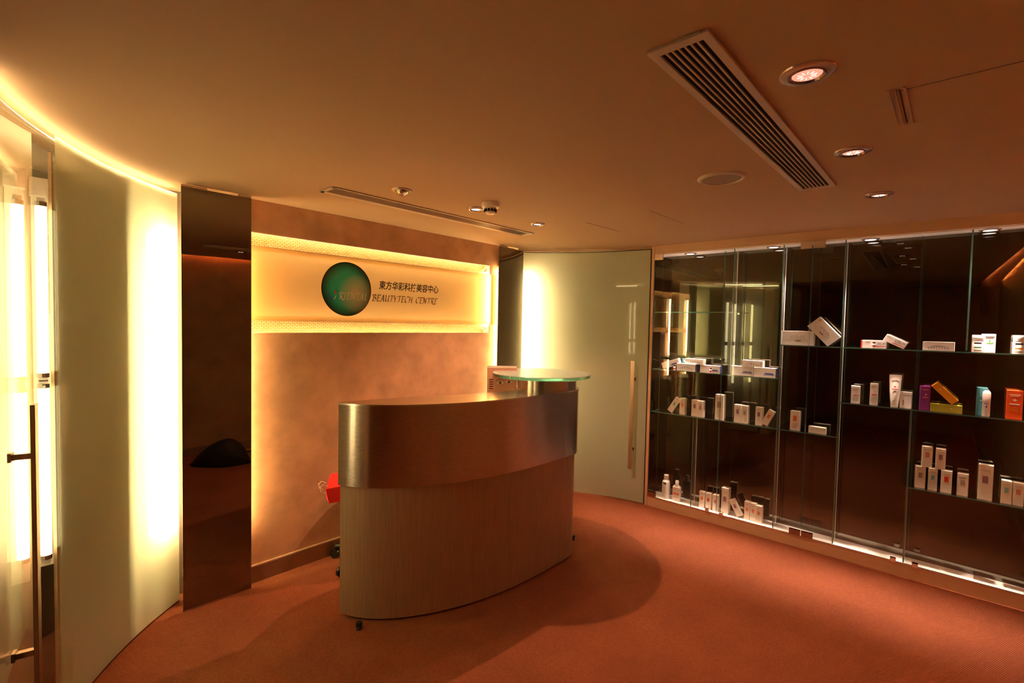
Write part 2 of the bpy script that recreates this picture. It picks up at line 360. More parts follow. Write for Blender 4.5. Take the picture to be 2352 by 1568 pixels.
# light boxes behind both curved glass walls
q = MB(); q.strip(arc(CL, RL+0.26, 126, 150, 14), arc(CL, RL+0.20, 126, 150, 14), 0, H); 
q.box((-0.42, 1.985, 0), (-0.012, 2.02, H)); q.box((0.60, 3.24, 0), (0.80, 3.42, H))
rw = MB(); rw.strip(arc(CL, RL+0.26, 149.5, 169.5, 14), arc(CL, RL+0.13, 149.5, 169.5, 14), 0, H); rw.build('recess_wall', 'white', None)['kind'] = 'structure'
lb = struct(q.build('wall_left_recess', 'recess'))
q = MB(); q.strip(arc(CR, RR+0.16, 7.4, 52, 22), arc(CR, RR+0.22, 7.4, 52, 22), 0, H); q.box((3.36, 3.16, 0), (3.44, 3.4, H))
struct(q.build('wall_right_recess', 'recess'))
# ceiling access hatch: thin raised joint lines
def hatch(name, pts, wd=0.004):
    q = MB()
    for (a, b) in pts:
        a = Vector(a+(0,)); b = Vector(b+(0,)); d = (b-a).normalized(); n_ = Vector((-d.y, d.x, 0))*wd/2
        q.prism([tuple(a+n_)[:2], tuple(a-n_)[:2], tuple(b-n_)[:2], tuple(b+n_)[:2]], H-0.0015, H)
    return struct(q.build(name, 'skirt'))
hatch('trim_2', [((2.79, 1.90), (3.22, 1.88)), ((2.735, 1.40), (3.225, 1.395))], 0.005)
hatch('trim_3', [((1.812, 0.158), (1.815, -0.10)), ((1.795, 0.168), (2.11, 0.178)), ((1.81, 0.133), (2.12, 0.150))], 0.003)

# ------------------------------------------------------------------ display wall frame (s along the wall, t into it)
P0 = Vector((3.975, 1.98, 0)); EX = Vector((0.0283, -0.9996, 0)); EY = Vector((0.9996, 0.0283, 0))
DW = Matrix(((EX.x, EY.x, 0, P0.x), (EX.y, EY.y, 0, P0.y), (0, 0, 1, 0), (0, 0, 0, 1)))
DEP = 0.168; SEND = 2.44; GT = 2.208; GB = 0.092
struct(BX('wall_right', (-0.02, DEP+0.02, 0), (SEND+0.2, DEP+0.15, H), 'brownwall', mw=DW))
struct(BX('trim_4', (-0.022, -0.004, 0), (0.004, DEP+0.02, H), 'beigewood', mw=DW))      # jamb between door and case
struct(BX('trim_5', (0.004, 0.0, 2.232), (SEND, DEP+0.02, H), 'beigewood', mw=DW))        # header over the case
cab = empty('display_case', DW, label='built-in glass display case with dark mirror back along the right wall', cat='display case')
pl = BX('plinth', (0.004, 0.0, 0), (SEND, DEP, 0.084), 'beigewood', cab); pl['label'] = 'beige laminate plinth'
cf = BX('case_floor', (0.015, 0.006, 0.084), (SEND, DEP, 0.0885), 'casewhite', cab); cf['label'] = 'white streaky floor panel'
BX('metal_channel', (0.004, -0.003, 0.082), (SEND, 0.005, 0.090), 'steelflat', cab)
BX('top_panel', (0.004, 0.004, 2.222), (SEND, DEP, 2.232), 'casewhite', cab)
q = MB(); q.prism([(0.004, 0.176), (SEND, 0.114), (SEND, 0.122), (0.004, 0.184)], 0.0, 2.232); mb_ = q.build('mirror_back', 'mir2', cab); BX('mirror_side', (0.004, 0.006, 0.0885), (0.008, DEP, 2.222), 'mir2', cab)
mb_['label'] = 'dark grey mirror back'
# glass doors with their fittings
for i, (a, b) in enumerate(((0.008, 0.5965), (0.6035, 1.1965), (1.2035, 1.7965), (1.8035, 2.3965))):
    q = MB(); q.box((a, -0.004, GB), (b, 0.004, GT+0.012))
    g = q.build('glass_door', 'casedoor', cab, mw=T((0, 0.004, 0)) @ Matrix.Rotation(-0.0075, 4, 'Z'))
    e = MB(); e.box((a-0.0012, -0.0042, GB), (a, 0.0042, GT)); e.box((b, -0.0042, GB), (b+0.0012, 0.0042, GT)); e.build('polished_edge', 'edge', g)
    hs = a if i % 2 == 0 else b-0.072
    for z0, z1 in ((GT-0.03, GT+0.022), (GB-0.002, GB+0.040)):
        hh = BX('hinge', (hs, -0.010, z0), (hs+0.072, 0.010, z1), 'darkmetal' if z0 < 1 else 'handlesteel', g, bevel=0.002)
    ks = (b-0.082) if i % 2 == 0 else a+0.022
    q = MB(); q.box((ks, -0.016, GB-0.008), (ks+0.032, 0.006, GB+0.026)); q.build('patch_lock', 'chrome', g, bevel=0.004)
# dividers
for s, z0, z1 in ((0.387, 0.0885, 0.842), (0.665, 1.228, 2.222), (1.012, 0.0885, 2.222), (1.393, 0.0885, 2.222), (1.782, 0.0885, 1.09), (2.028, 1.49, 2.222)):
    ft = 0.014
    d = BX('glass_divider', (s-0.004, ft, z0), (s+0.004, DEP-0.004, z1), 'shelfglass', cab)
    BX('front_edge', (s-0.004, ft-0.0015, z0), (s+0.004, ft, z1), 'edge', d)
    BX('steel_strip', (s-0.001, 0.090, z0), (s+0.0046, 0.094, z1), 'stripwhite', d)
SH = [(0.012, 0.70, 1.727), (0.012, 1.006, 1.226), (0.012, 1.388, 0.850), (1.018, SEND, 1.482), (1.399, SEND, 1.097), (1.788, SEND, 0.590)]
for a, b, z in SH:
    ft = 0.014
    d = BX('glass_shelf', (a, ft, z-0.008), (b, DEP-0.003, z), 'shelfglass', cab)
    q = MB(); q.box((a, ft-0.002, z-0.008), (b, ft, z-0.0002)); q.box((a-0.002, ft-0.002, z-0.008), (a, DEP-0.003, z-0.0002)); q.build('polished_edge', 'edge', d)
    q = MB()
    for x in (a+0.03, b-0.03): q.box((x-0.008, DEP-0.012, z-0.018), (x+0.008, DEP, z-0.008))
    q.build('shelf_clip', 'chrome', d)
Z1, Z2, Z3, Z4, Z5, Z6 = [x[2] for x in SH]; ZF = 0.0885

# ------------------------------------------------------------------ lamps helpers
def spot(name, loc, power, col, size=R(80), blend=0.6, rad=0.02, parent=None):
    ld = bpy.data.lights.new(name, 'SPOT'); ld.energy = power; ld.color = col; ld.spot_size = size; ld.spot_blend = blend; ld.shadow_soft_size = rad
    o = bpy.data.objects.new(name, ld); COL.objects.link(o)
    if parent: o.parent = parent
    o.matrix_basis = T(loc); return o
def downlight(loc, r, label, lampmat, group, power, size=R(85), mw=Matrix.Identity(4), col=HALO, tilt=0.0, ri=0.55, rad=0.03):
    root = empty('downlight', mw @ T(loc), label=label, cat='ceiling light', group=group)
    q = MB(); q.lathe([(r*0.60, -0.001), (r*0.62, -0.007), (r*0.80, -0.009), (r*0.97, -0.004), (r, 0.0)], n=36); q.build('ring', 'ringm', root, smooth=True)
    q = MB(); q.lathe([(r*ri, -0.0015), (r*ri+0.004, -0.010), (r*ri+0.008, -0.009), (r*ri+0.009, -0.002)], n=36); q.build('inner_rim', 'darkmetal', root, smooth=True)
    q = MB(); q.lathe([(0.0, -0.0075), (r*ri*0.5, -0.0072), (r*ri*0.98, -0.0045)], n=30); q.build('lamp', lampmat, root, smooth=True)
    if lampmat == 'lamp_dim':
        q = MB()
        for k in range(10):
            a = 2*PI*k/10; q.box((-0.0006, r*ri*0.30, -0.0082), (0.0006, r*ri*0.62, -0.0070), mat=Matrix.Rotation(a, 4, 'Z'))
        q.build('reflector_facets', 'lamp_bright', root)['kind'] = 'stuff'
    if power: spot('lamp_light', (0, -0.034 if lampmat == 'lamp_case' else 0, -0.03), power, col, size, 1.0 if lampmat == 'lamp_case' else 0.7, rad, root)
    return root

# ------------------------------------------------------------------ ceiling fittings
GC = 'round halogen downlights beside the big air grille'
downlight((1.530, 0.330, H), 0.069, 'largest glowing round downlight beside the near end of the long air grille', 'lamp_dim', None, P_ROOM)
downlight((2.306, 0.328, H), 0.064, 'glowing round downlight beside the far end of the long air grille', 'lamp_dim', None, P_ROOM)
downlight((3.113, 0.322, H), 0.062, 'glowing round downlight nearest the right part of the display case', 'lamp_dim', None, P_ROOM)
downlight((2.047, 2.206, H), 0.055, 'small lit downlight close beside the white smoke detector', 'lamp_bright', None, P_DESK*0.15)
downlight((2.620, 2.190, H), 0.052, 'small lit downlight at the far end of the slim slot diffuser', 'lamp_bright', None, P_DESK, size=R(120), rad=0.012)
# unlit eyeball
root = empty('downlight', (1.515, 2.215, H), label='unlit swivel eyeball downlight left of the smoke detector', cat='ceiling light')
q = MB(); q.lathe([(0.036, -0.001), (0.037, -0.007), (0.052, -0.006), (0.056, 0.0)], n=32); q.build('ring', 'ringm', root, smooth=True)
q = MB(); q.lathe([(0.0, -0.026), (0.014, -0.026), (0.020, -0.022), (0.030, -0.012), (0.035, 0.0)], n=28); q.build('eyeball', 'chrome', root, mw=Matrix.Rotation(R(18), 4, 'X'), smooth=True)
q = MB(); q.lathe([(0.0, -0.0275), (0.015, -0.0268)], n=20); q.build('lamp', 'void', root, mw=Matrix.Rotation(R(18), 4, 'X'))
# smoke detector
root = empty('smoke_detector', (2.008, 2.040, H), label='white round smoke detector with slotted head on the ceiling', cat='smoke detector')
q = MB(); q.lathe([(0.051, 0), (0.052, -0.022), (0.048, -0.027), (0.0, -0.027)], n=36); q.build('base', 'plastic', root, smooth=True)
q = MB(); q.lathe([(0.036, -0.027), (0.036, -0.034), (0.030, -0.056), (0.024, -0.062), (0.0, -0.063)], n=36); q.build('head', 'plastic', root, smooth=True)
q = MB()
for k in range(12):
    q.box((-0.006, -0.0375, -0.052), (0.006, -0.030, -0.036), mat=Matrix.Rotation(2*PI*k/12, 4, 'Z'))
q.build('vent_slot', 'void', root)
q = MB(); q.lathe([(0.0, -0.066), (0.010, -0.065), (0.012, -0.062)], n=16); q.build('indicator_cap', 'handlesteel', root)
# speaker
root = empty('ceiling_speaker', (2.343, 0.840, H), label='flat round ceiling speaker with brown mesh cover', cat='speaker')
q = MB(); q.lathe([(0.085, -0.004), (0.088, -0.009), (0.097, -0.009), (0.107, -0.002), (0.108, 0)], n=48); q.build('rim', 'gril', root, smooth=True)
q = MB(); q.lathe([(0.0, -0.008), (0.05, -0.0075), (0.0865, -0.005)], n=48); q.build('mesh_cover', 'spk', root, smooth=True)
# long air grille
root = empty('air_grille', (0, 0, 0), label='long rectangular air conditioning grille with dark lengthwise slots', cat='air vent')
gx0, gx1, gy0, gy1 = 1.152, 2.780, 0.456, 0.612; fw = 0.022
q = MB(); q.box((gx0, gy0, H-0.008), (gx1, gy0+fw, H)); q.box((gx0, gy1-fw, H-0.008), (gx1, gy1, H)); q.box((gx0, gy0+fw, H-0.008), (gx0+fw*1.3, gy1-fw, H)); q.box((gx1-fw*1.3, gy0+fw, H-0.008), (gx1, gy1-fw, H))
q.build('frame', 'gril', root, bevel=0.0015)
BX('duct', (gx0+fw, gy0+fw, H-0.0012), (gx1-fw, gy1-fw, H-0.0002), 'void', root)
nb_ = 6; pitch_ = (gy1-gy0-2*fw)/(nb_+1)
for k in range(nb_):
    yy = gy0+fw+pitch_*(k+1); BX('slat', (gx0+fw*1.3, yy-0.0022, H-0.0065), (gx1-fw*1.3, yy+0.0022, H-0.0014), 'gril', root)
# slim slot diffuser near the sign
root = empty('slot_diffuser', (0, 0, 0), label='slim grey slot air diffuser parallel to the sign wall', cat='air vent')
gx0, gx1, gy0, gy1 = 1.240, 2.880, 2.440, 2.588; fw = 0.016
q = MB(); q.box((gx0, gy0, H-0.006), (gx1, gy0+fw, H)); q.box((gx0, gy1-fw*2, H-0.006), (gx1, gy1, H)); q.box((gx0, gy0, H-0.006), (gx0+0.02, gy1, H)); q.box((gx1-0.02, gy0, H-0.006), (gx1, gy1, H)); q.build('frame', 'gril', root, bevel=0.001)
dk = BX('duct', (gx0+0.02, gy0+fw, H-0.0012), (gx1-0.02, gy1-fw*2, H-0.0002), 'void', root)
for k in range(4):
    yy = gy0+fw+0.022*(k+1); BX('slat', (gx0+0.02, yy-0.004, H-0.005), (gx1-0.02, yy+0.004, H-0.0014), 'ringm', root)
# small linear diffuser at right
root = empty('slot_diffuser', (0, 0, 0), label='short narrow slot diffuser on the ceiling at far right', cat='air vent')
q = MB(); q.box((1.79, 0.136, H-0.003), (2.115, 0.142, H)); q.box((1.79, 0.160, H-0.003), (2.115, 0.164, H)); q.box((1.79, 0.174, H-0.003), (2.115, 0.180, H)); q.build('frame', 'ceil', root)
BX('duct', (1.80, 0.150, H-0.0014), (2.10, 0.153, H-0.0002), 'void', root)
# spots in the display case
for s, lb_ in ((0.294, 'leftmost bright spot in the top of the display case'), (0.930, 'bright spot in the case top, second from the left'), (1.525, 'bright spot in the case top, third from the left'), (2.105, 'bright bluish-white spot in the case top, nearest the camera')):
    downlight((s, 0.062, 2.2225), 0.052, lb_, 'lamp_case', None, P_CASE, size=R(54), mw=DW, col=(1.0, 0.64, 0.52), rad=0.02, ri=0.66)

# ------------------------------------------------------------------ fluorescent tubes
def tube(x, y, z0, z1, matn, label, r=0.014, group=None, horiz=None):
    root = empty('fluorescent_tube', (x, y, 0), label=label, cat='lamp', group=group)
    if horiz:                                   # along x from z0..z1 meaning x0..x1 at height horiz
        a, b = (z0-x, 0, horiz), (z1-x, 0, horiz); d = Vector((1, 0, 0))
    else:
        a, b = (0, 0, z0), (0, 0, z1); d = Vector((0, 0, 1))
    a = Vector(a); b = Vector(b)
    q = MB(); q.tubeline([a+d*0.012, b-d*0.012], r, 14); q.build('glass_tube', matn, root, smooth=True)
    q = MB(); q.tubeline([a+d*0.012, a-d*0.004], r*1.04, 12); q.tubeline([b-d*0.012, b+d*0.004], r*1.04, 12); q.build('end_cap', 'chrome', root)
    q = MB()
    for p in (a-d*0.011, b+d*0.011):
        q.box((p.x-0.012, p.y-0.012, p.z-0.007), (p.x+0.012, p.y+0.03, p.z+0.007))
    q.build('lamp_holder', 'plastic', root)
    return root
tube(0.0755, 2.380, 1.370, 1.983, 'tube', 'upper bare tube of the left pair behind the clear glass', 0.016)
tube(0.0755, 2.380, 0.729, 1.338, 'tube', 'lower bare tube of the left pair behind the clear glass', 0.016)
tube(0.1390, 2.475, 1.370, 2.003, 'tube', 'upper bare tube of the right pair behind the clear glass', 0.016)
tube(0.1390, 2.475, 0.689, 1.338, 'tube', 'lower bare tube of the right pair behind the clear glass', 0.016)
# battens and ballast behind the bare tubes
for (x, y, lab) in ((0.078, 2.51, 'tall white lamp batten behind the left pair of tubes'), (0.150, 2.625, 'tall white lamp batten behind the right pair of tubes')):
    root = empty('lamp_batten', (x, y, 0), label=lab, cat='lamp fitting')
    BX('channel', (-0.030, 0, 0.60), (0.020, 0.03, 2.06), 'white', root, bevel=0.002)
    BX('end_box', (-0.034, -0.02, 2.05), (0.024, 0.03, 2.12), 'plastic', root, bevel=0.003)
root = empty('ballast_box', (0.175, 2.56, 0), label='slim pale ballast box beside the upper right bare tube', cat='ballast')
BX('housing', (-0.012, -0.02, 1.60), (0.012, 0.012, 1.90), 'beigewood', root, bevel=0.002)
q = MB(); q.tubeline([(0, 0, 1.90), (0.004, 0.002, 1.96), (-0.01, 0.004, 2.02), (-0.02, 0, 2.08)], 0.003, 6); q.build('cable', 'plastic', root)
root = empty('added_fill_strip', (0, 0, 0), label='added unseen strip brightening the ceiling above the curved left glass', cat='lamp')  # unseen emitter added so the ceiling glows along the glass
q = MB(); q.tubeline([(p_[0], p_[1], 2.265) for p_ in arc(CL, RL+0.030, 128.6, 168.0, 40)], 0.0035, 6); q.build('strip', 'fillstrip', root)
q = MB(); q.strip(arc(CL, RL+0.022, 128.6, 168.0, 40), arc(CL, RL+0.040, 128.6, 168.0, 40), 2.254, 2.261); q.build('fill_carrier', 'white', root)
def onarc(c, r, a): return (c[0]+r*math.cos(R(a)), c[1]+r*math.sin(R(a)))
p = onarc(CL, RL+0.10, 130.4); tube(p[0], p[1], 0.42, 2.06, 'tube_edge', 'tall tube glowing through the right edge of the left frosted glass')
p = onarc(CR, RR+0.075, 43.3); tube(p[0], p[1], 0.45, 2.08, 'tube_edge', 'tall tube glowing through the left edge of the right frosted door')
tube(0.985, 3.050, 0.35, 2.02, 'tube_side', 'tall tube hidden behind the right edge of the left mirror panel', 0.010)
tube(0.840, 3.052, 0.35, 2.06, 'tube_side', 'tall tube hidden behind the left edge of the left mirror panel', 0.008)
tube(3.150, 3.056, 0.35, 2.10, 'tube_side', 'tall tube hidden behind the far mirror panel beside the sign', 0.012)
tube(3.020, 3.122, 1.56, 2.06, 'tube_side', 'short upright tube hidden behind the right end of the amber sign panel', 0.009)
tube(0.82, 3.118, 0.82, 3.02, 'tube_niche', 'long tube hidden above the top lip of the sign niche', 0.008, horiz=2.160)
tube(0.82, 3.115, 0.82, 3.02, 'tube_niche', 'long tube hidden below the bottom lip of the sign niche', 0.008, horiz=1.460)
tube(-1.5, -0.412, -1.5, 3.9, 'tube_cove', 'long tube in the ceiling slot along the rear wall', 0.010, horiz=2.425)

# ------------------------------------------------------------------ glass walls and doors
def door_handle(parent, c, r, ang, z0, z1, zs, matn, sign=-1):
    a = R(ang); rad = Vector((math.cos(a), math.sin(a), 0)); tan = Vector((-math.sin(a), math.cos(a), 0))
    base = Vector((c[0], c[1], 0)) + rad*(r-0.060)
    fr = Matrix((( tan.x, rad.x, 0, base.x), (tan.y, rad.y, 0, base.y), (0, 0, 1, 0), (0, 0, 0, 1)))
    h = BX('door_handle', (-0.018, -0.006, z0), (0.018, 0.006, z1), matn, parent, mw=fr, bevel=0.0015)
    q = MB()
    for z in zs:
        q.box((-0.009, 0.006, z-0.009), (0.009, 0.052, z+0.009)); q.box((-0.014, 0.050, z-0.014), (0.014, 0.0588, z+0.014))
    q.build('standoff', 'darkmetal', h, mw=T((0, 0, 0)))
    for o in h.children: o.parent = h; o.matrix_basis = Matrix.Identity(4)
    # handle mesh is built in its own frame: standoffs share it
    h['label'] = 'long flat bar pull handle'
    return h
# left: frosted part, seam, clear door leaf
root = struct(empty('window_1', (0, 0, 0)))
q = MB(); q.strip(arc(CL, RL, 128.1, 153.1, 30), arc(CL, RL+0.008, 128.1, 153.1, 30), 0.012, 2.268, 1, 0); g = q.build('frosted_pane', ['frost', 'back'], root, smooth=True)
q = MB(); q.strip(arc(CL, RL+0.009, 137.6, 138.3, 1), arc(CL, RL+0.195, 137.6, 138.3, 1), 0.0, 2.26); q.build('partition_fin', 'white', root)
q = MB(); q.strip(arc(CL, RL+0.009, 152.95, 153.3, 1), arc(CL, RL+0.019, 152.95, 153.3, 1), 0.0, 2.20); q.build('pane_edge_post', 'beigewood', root)
q = MB(); q.strip(arc(CL, RL+0.012, 138.3, 152.95, 14), arc(CL, RL+0.018, 138.3, 152.95, 14), 0.0, 2.17); q.build('backing_board', 'white', root)
q = MB(); q.strip(arc(CL, RL+0.001, 128.1, 168.6, 40), arc(CL, RL+0.007, 128.1, 168.6, 40), 0.002, 0.012); q.build('floor_seal', 'darkmetal', root)
root = struct(empty('door_1', (0, 0, 0)))
q = MB(); q.strip(arc(CL, RL, 153.4, 168.6, 20), arc(CL, RL+0.008, 153.4, 168.6, 20), 0.012, 2.268); g = q.build('clear_leaf', 'clear', root, smooth=True)
q = MB(); q.strip(arc(CL, RL-0.001, 168.6, 168.85, 1), arc(CL, RL+0.009, 168.6, 168.85, 1), 0.012, 2.268); q.build('leaf_edge', 'darkmetal', root)
door_handle(root, CL, RL, 165.0, 0.345, 1.317, (1.156, 0.527), 'darkmetal')
# right: frosted curved door
root = struct(empty('door_2', (0, 0, 0)))
q = MB(); q.strip(arc(CR, RR, 7.6, 45.2, 40), arc(CR, RR+0.008, 7.6, 45.2, 40), 0.012, 2.272, 1, 0); q.build('frosted_leaf', ['frost', 'back'], root, smooth=True)
q = MB(); q.strip(arc(CR, RR-0.001, 7.6, 45.2, 40), arc(CR, RR+0.007, 7.6, 45.2, 40), 2.272, 2.278); q.strip(arc(CR, RR-0.001, 7.45, 7.6, 1), arc(CR, RR+0.009, 7.45, 7.6, 1), 0.01, 2.278); q.build('dark_edging', 'void', root)
door_handle(root, CR, RR, 11.2, 0.317, 1.286, (1.121, 0.488), 'handlesteel')
q = MB(); q.strip(arc(CR, RR+0.02, 5, 46, 30), arc(CR, RR+0.16, 5, 46, 30), 2.285, 2.30); struct(q.build('trim_6', 'ceil'))

# ------------------------------------------------------------------ mirror panels
def mirror_panel(pts, label):
    a, b = Vector(pts[0]+(0,)), Vector(pts[1]+(0,)); d = (b-a); L = d.length; d.normalize(); n_ = Vector((-d.y, d.x, 0))
    fr = Matrix(((d.x, n_.x, 0, a.x), (d.y, n_.y, 0, a.y), (0, 0, 1, 0), (0, 0, 0, 1)))
    root = empty('mirror_panel', fr, label=label, cat='mirror')
    BX('mirror_face', (0, 0, 0.008), (L, 0.005, 2.284), 'mir', root)
    BX('backing_board', (0.004, 0.005, 0.008), (L-0.004, 0.011, 2.284), 'skirt', root)
    q = MB(); q.box((L*0.0, -0.001, 2.284), (L*0.35, 0.012, 2.296)); q.box((0, -0.001, 0.0), (L*0.38, 0.012, 0.008)); q.box((L*0.8, -0.001, 2.284), (L, 0.012, 2.296)); q.build('edge_clip', 'handlesteel', root)
    q = MB(); q.box((-0.0015, -0.0005, 0.008), (0, 0.006, 2.284)); q.box((L, -0.0005, 0.008), (L+0.0015, 0.006, 2.284)); q.build('polished_edge', 'edge', root)
mirror_panel(((0.700, 3.022), (1.035, 3.003)), 'tall bronze-tinted mirror panel between the left glass wall and the sign')
mirror_panel(((3.105, 3.030), (3.440, 3.040)), 'tall narrow bronze-tinted mirror panel between the sign and the right frosted door')

# ------------------------------------------------------------------ sign
root = empty('wall_sign', (1.667, 3.07, 1.81), label='wide amber glass sign with green orb and salon name in the lit wall niche', cat='sign')
q = MB(); q.strip([(0.80-1.667, 0.0), (3.112-1.667, 0.0)], [(0.80-1.667, 0.008), (3.112-1.667, 0.008)], 1.587-1.81, 2.028-1.81, 1, 0)
q.build('glass_panel', ['panel', 'back'], root)['label'] = 'long amber translucent glass panel'
q = MB(); q.box((0.80-1.667, -0.0008, 2.028-1.81), (3.112-1.667, 0.0088, 2.0295-1.81)); q.box((0.80-1.667, -0.0008, 1.5855-1.81), (3.112-1.667, 0.0088, 1.587-1.81)); q.build('polished_edge', 'cream', root)
q = MB(); q.lathe([(0.0, 0.0), (0.183, 0.0)], n=72); q.lathe([(0.183, 0.0), (0.183, 0.0010)], n=72)
me = q
o = me.build('orb_emblem', orb_print(0, 0, 0.183), root); o.data.transform(Matrix.Rotation(R(90), 4, 'X')); o.matrix_basis = T((0, -0.0012, 0)); o['label'] = 'printed dark green round orb'
sg = root
# broad-nib lettering
def cr(pts, n=6):
    out = []; P = [pts[0]] + list(pts) + [pts[-1]]
    for i in range(1, len(P)-2):
        p0, p1, p2, p3 = P[i-1], P[i], P[i+1], P[i+2]
        for k in range(n):
            t = k/n
            out.append(tuple(0.5*((2*p1[j]) + (-p0[j]+p2[j])*t + (2*p0[j]-5*p1[j]+4*p2[j]-p3[j])*t*t + (-p0[j]+3*p1[j]-3*p2[j]+p3[j])*t**3) for j in (0, 1)))
    out.append(pts[-1]); return out
G = {
 'R': (0.80, [[(0.10, 0.80), (0.02, 0.88), (0.14, 0.99), (0.34, 1.0)], [(0.34, 1.0), (0.30, 0.5), (0.26, 0.0), (0.14, -0.06)], [(0.30, 0.98), (0.58, 1.02), (0.70, 0.80), (0.56, 0.56), (0.32, 0.50)], [(0.40, 0.50), (0.60, 0.18), (0.74, -0.08), (0.95, -0.16)]]),
 'I': (0.42, [[(0.08, 0.97), (0.34, 1.0)], [(0.22, 1.0), (0.20, 0.0)], [(0.04, 0.0), (0.34, 0.02)]]),
 'E': (0.66, [[(0.06, 0.96), (0.24, 1.0), (0.62, 0.98), (0.66, 0.88)], [(0.24, 1.0), (0.18, 0.0)], [(0.20, 0.52), (0.50, 0.54)], [(0.06, 0.0), (0.30, 0.0), (0.60, 0.02), (0.68, 0.12)]]),
 'N': (0.86, [[(0.02, -0.06), (0.14, 0.0), (0.20, 1.0)], [(0.06, 0.94), (0.20, 1.0), (0.66, 0.0)], [(0.66, 0.0), (0.72, 0.9), (0.86, 1.06)]]),
 'T': (0.70, [[(0.02, 0.84), (0.10, 0.98), (0.40, 0.98), (0.84, 1.05)], [(0.44, 0.98), (0.40, 0.2), (0.30, 0.0), (0.18, 0.02)]]),
 'A': (0.78, [[(0.0, 0.02), (0.12, -0.04), (0.50, 1.0)], [(0.42, 0.96), (0.52, 1.0), (0.62, 0.06), (0.76, 0.0)], [(0.22, 0.38), (0.60, 0.40)]]),
 'L': (0.66, [[(0.12, 0.96), (0.36, 1.0)], [(0.26, 1.0), (0.20, 0.04)], [(0.04, 0.0), (0.24, 0.03), (0.52, 0.0), (0.72, 0.12)]]),
 'B': (0.76, [[(0.10, 0.80), (0.02, 0.88), (0.14, 0.99), (0.30, 1.0)], [(0.30, 1.0), (0.22, 0.0)], [(0.28, 0.99), (0.56, 1.0), (0.60, 0.72), (0.30, 0.54)], [(0.34, 0.55), (0.68, 0.46), (0.64, 0.08), (0.24, 0.0), (0.06, 0.03)]]),
 'U': (0.82, [[(0.02, 0.94), (0.16, 1.0), (0.14, 0.4), (0.22, 0.02), (0.50, 0.06), (0.66, 0.4)], [(0.72, 1.04), (0.66, 0.3), (0.70, 0.0), (0.82, 0.06)]]),
 'Y': (0.72, [[(0.02, 0.90), (0.14, 1.0), (0.22, 0.66), (0.38, 0.50)], [(0.76, 1.06), (0.60, 0.84), (0.38, 0.50), (0.32, 0.0), (0.20, -0.05)]]),
 'C': (0.74, [[(0.74, 0.86), (0.60, 1.0), (0.34, 0.94), (0.12, 0.60), (0.14, 0.18), (0.38, -0.02), (0.70, 0.14)]]),
 'H': (0.90, [[(0.06, 0.90), (0.20, 1.0), (0.20, 0.4), (0.10, -0.04)], [(0.84, 1.06), (0.72, 0.94), (0.66, 0.4), (0.66, 0.04), (0.80, 0.0)], [(0.18, 0.50), (0.70, 0.54)]]),
}
def calligraphy(text, x0, x1, zb, h, m, parent, name='lettering'):
    tot = sum(0.55 if c == ' ' else G[c][0]+0.06 for c in text); sx = (x1-x0)/tot; x = x0; q = MB(); nib = (0.088*math.cos(R(38)), 0.088*math.sin(R(38)))
    for c in text:
        if c == ' ': x += 0.55*sx; continue
        for st in G[c][1]:
            pts = cr(st)
            for a, b in zip(pts, pts[1:]):
                vs = []
                for p, sgn in ((a, 1), (b, 1), (b, -1), (a, -1)):
                    px = p[0]+0.16*p[1]; vs.append((x+px*sx+sgn*nib[0]*h*1.15, 0.0, zb+p[1]*h+sgn*nib[1]*h))
                q.add(vs, [(0, 1, 2, 3)])
        x += (G[c][0]+0.06)*sx
    o = q.build(name, m, parent, mw=T((0, -0.0024, 0))); return o
lx = lambda x: x-1.667
o = calligraphy('RIENTAL', lx(1.602), lx(1.822), 1.741-1.81, 0.044, 'palegreen', sg); o['label'] = 'pale green letters RIENTAL over the orb'
o = calligraphy('BEAUTYTECH CENTRE', lx(1.855), lx(2.440), 1.741-1.81, 0.044, 'brown', sg); o['label'] = 'dark brown letters BEAUTYTECH CENTRE'
o = lettering('\u6771\u65b9\u534e\u5f69\u79d1\u6280\u7f8e\u5bb9\u4e2d\u5fc3', 0.066, 'ink', sg, T((lx(2.182), -0.002, 1.852-1.81)), bold=0.0011, shear=0.12, sx=0.82); o['label'] = 'row of black Chinese characters'
# small coloured swirl standing in for the O
q = MB()
def crescent(q, cx, cz, r, a0, a1, wmax, n=16):
    o_ = []; i_ = []
    for k in range(n+1):
        t_ = k/n; a = R(a0+(a1-a0)*t_); wd = wmax*math.sin(PI*t_)
        o_.append((cx+r*math.cos(a), 0, cz+r*math.sin(a))); i_.append((cx+(r-wd)*math.cos(a), 0, cz+(r-wd)*math.sin(a)))
    vs = o_+i_; q.add(vs, [(k, k+1, n+1+k+1, n+1+k) for k in range(n)])
sx_, sz_ = lx(1.558), 1.762-1.81
crescent(q, sx_, sz_, 0.031, 140, 300, 0.017); q.build('swirl_mark', 'blue', sg, mw=T((0, -0.0024, 0)))
q = MB(); crescent(q, sx_, sz_, 0.029, 280, 380, 0.006); q.build('swirl_mark', 'palegreen', sg, mw=T((0, -0.0025, 0)))
q = MB(); crescent(q, sx_+0.014, sz_+0.020, 0.016, -60, 100, 0.014); q.build('swirl_mark', 'red', sg, mw=T((0, -0.0026, 0)))

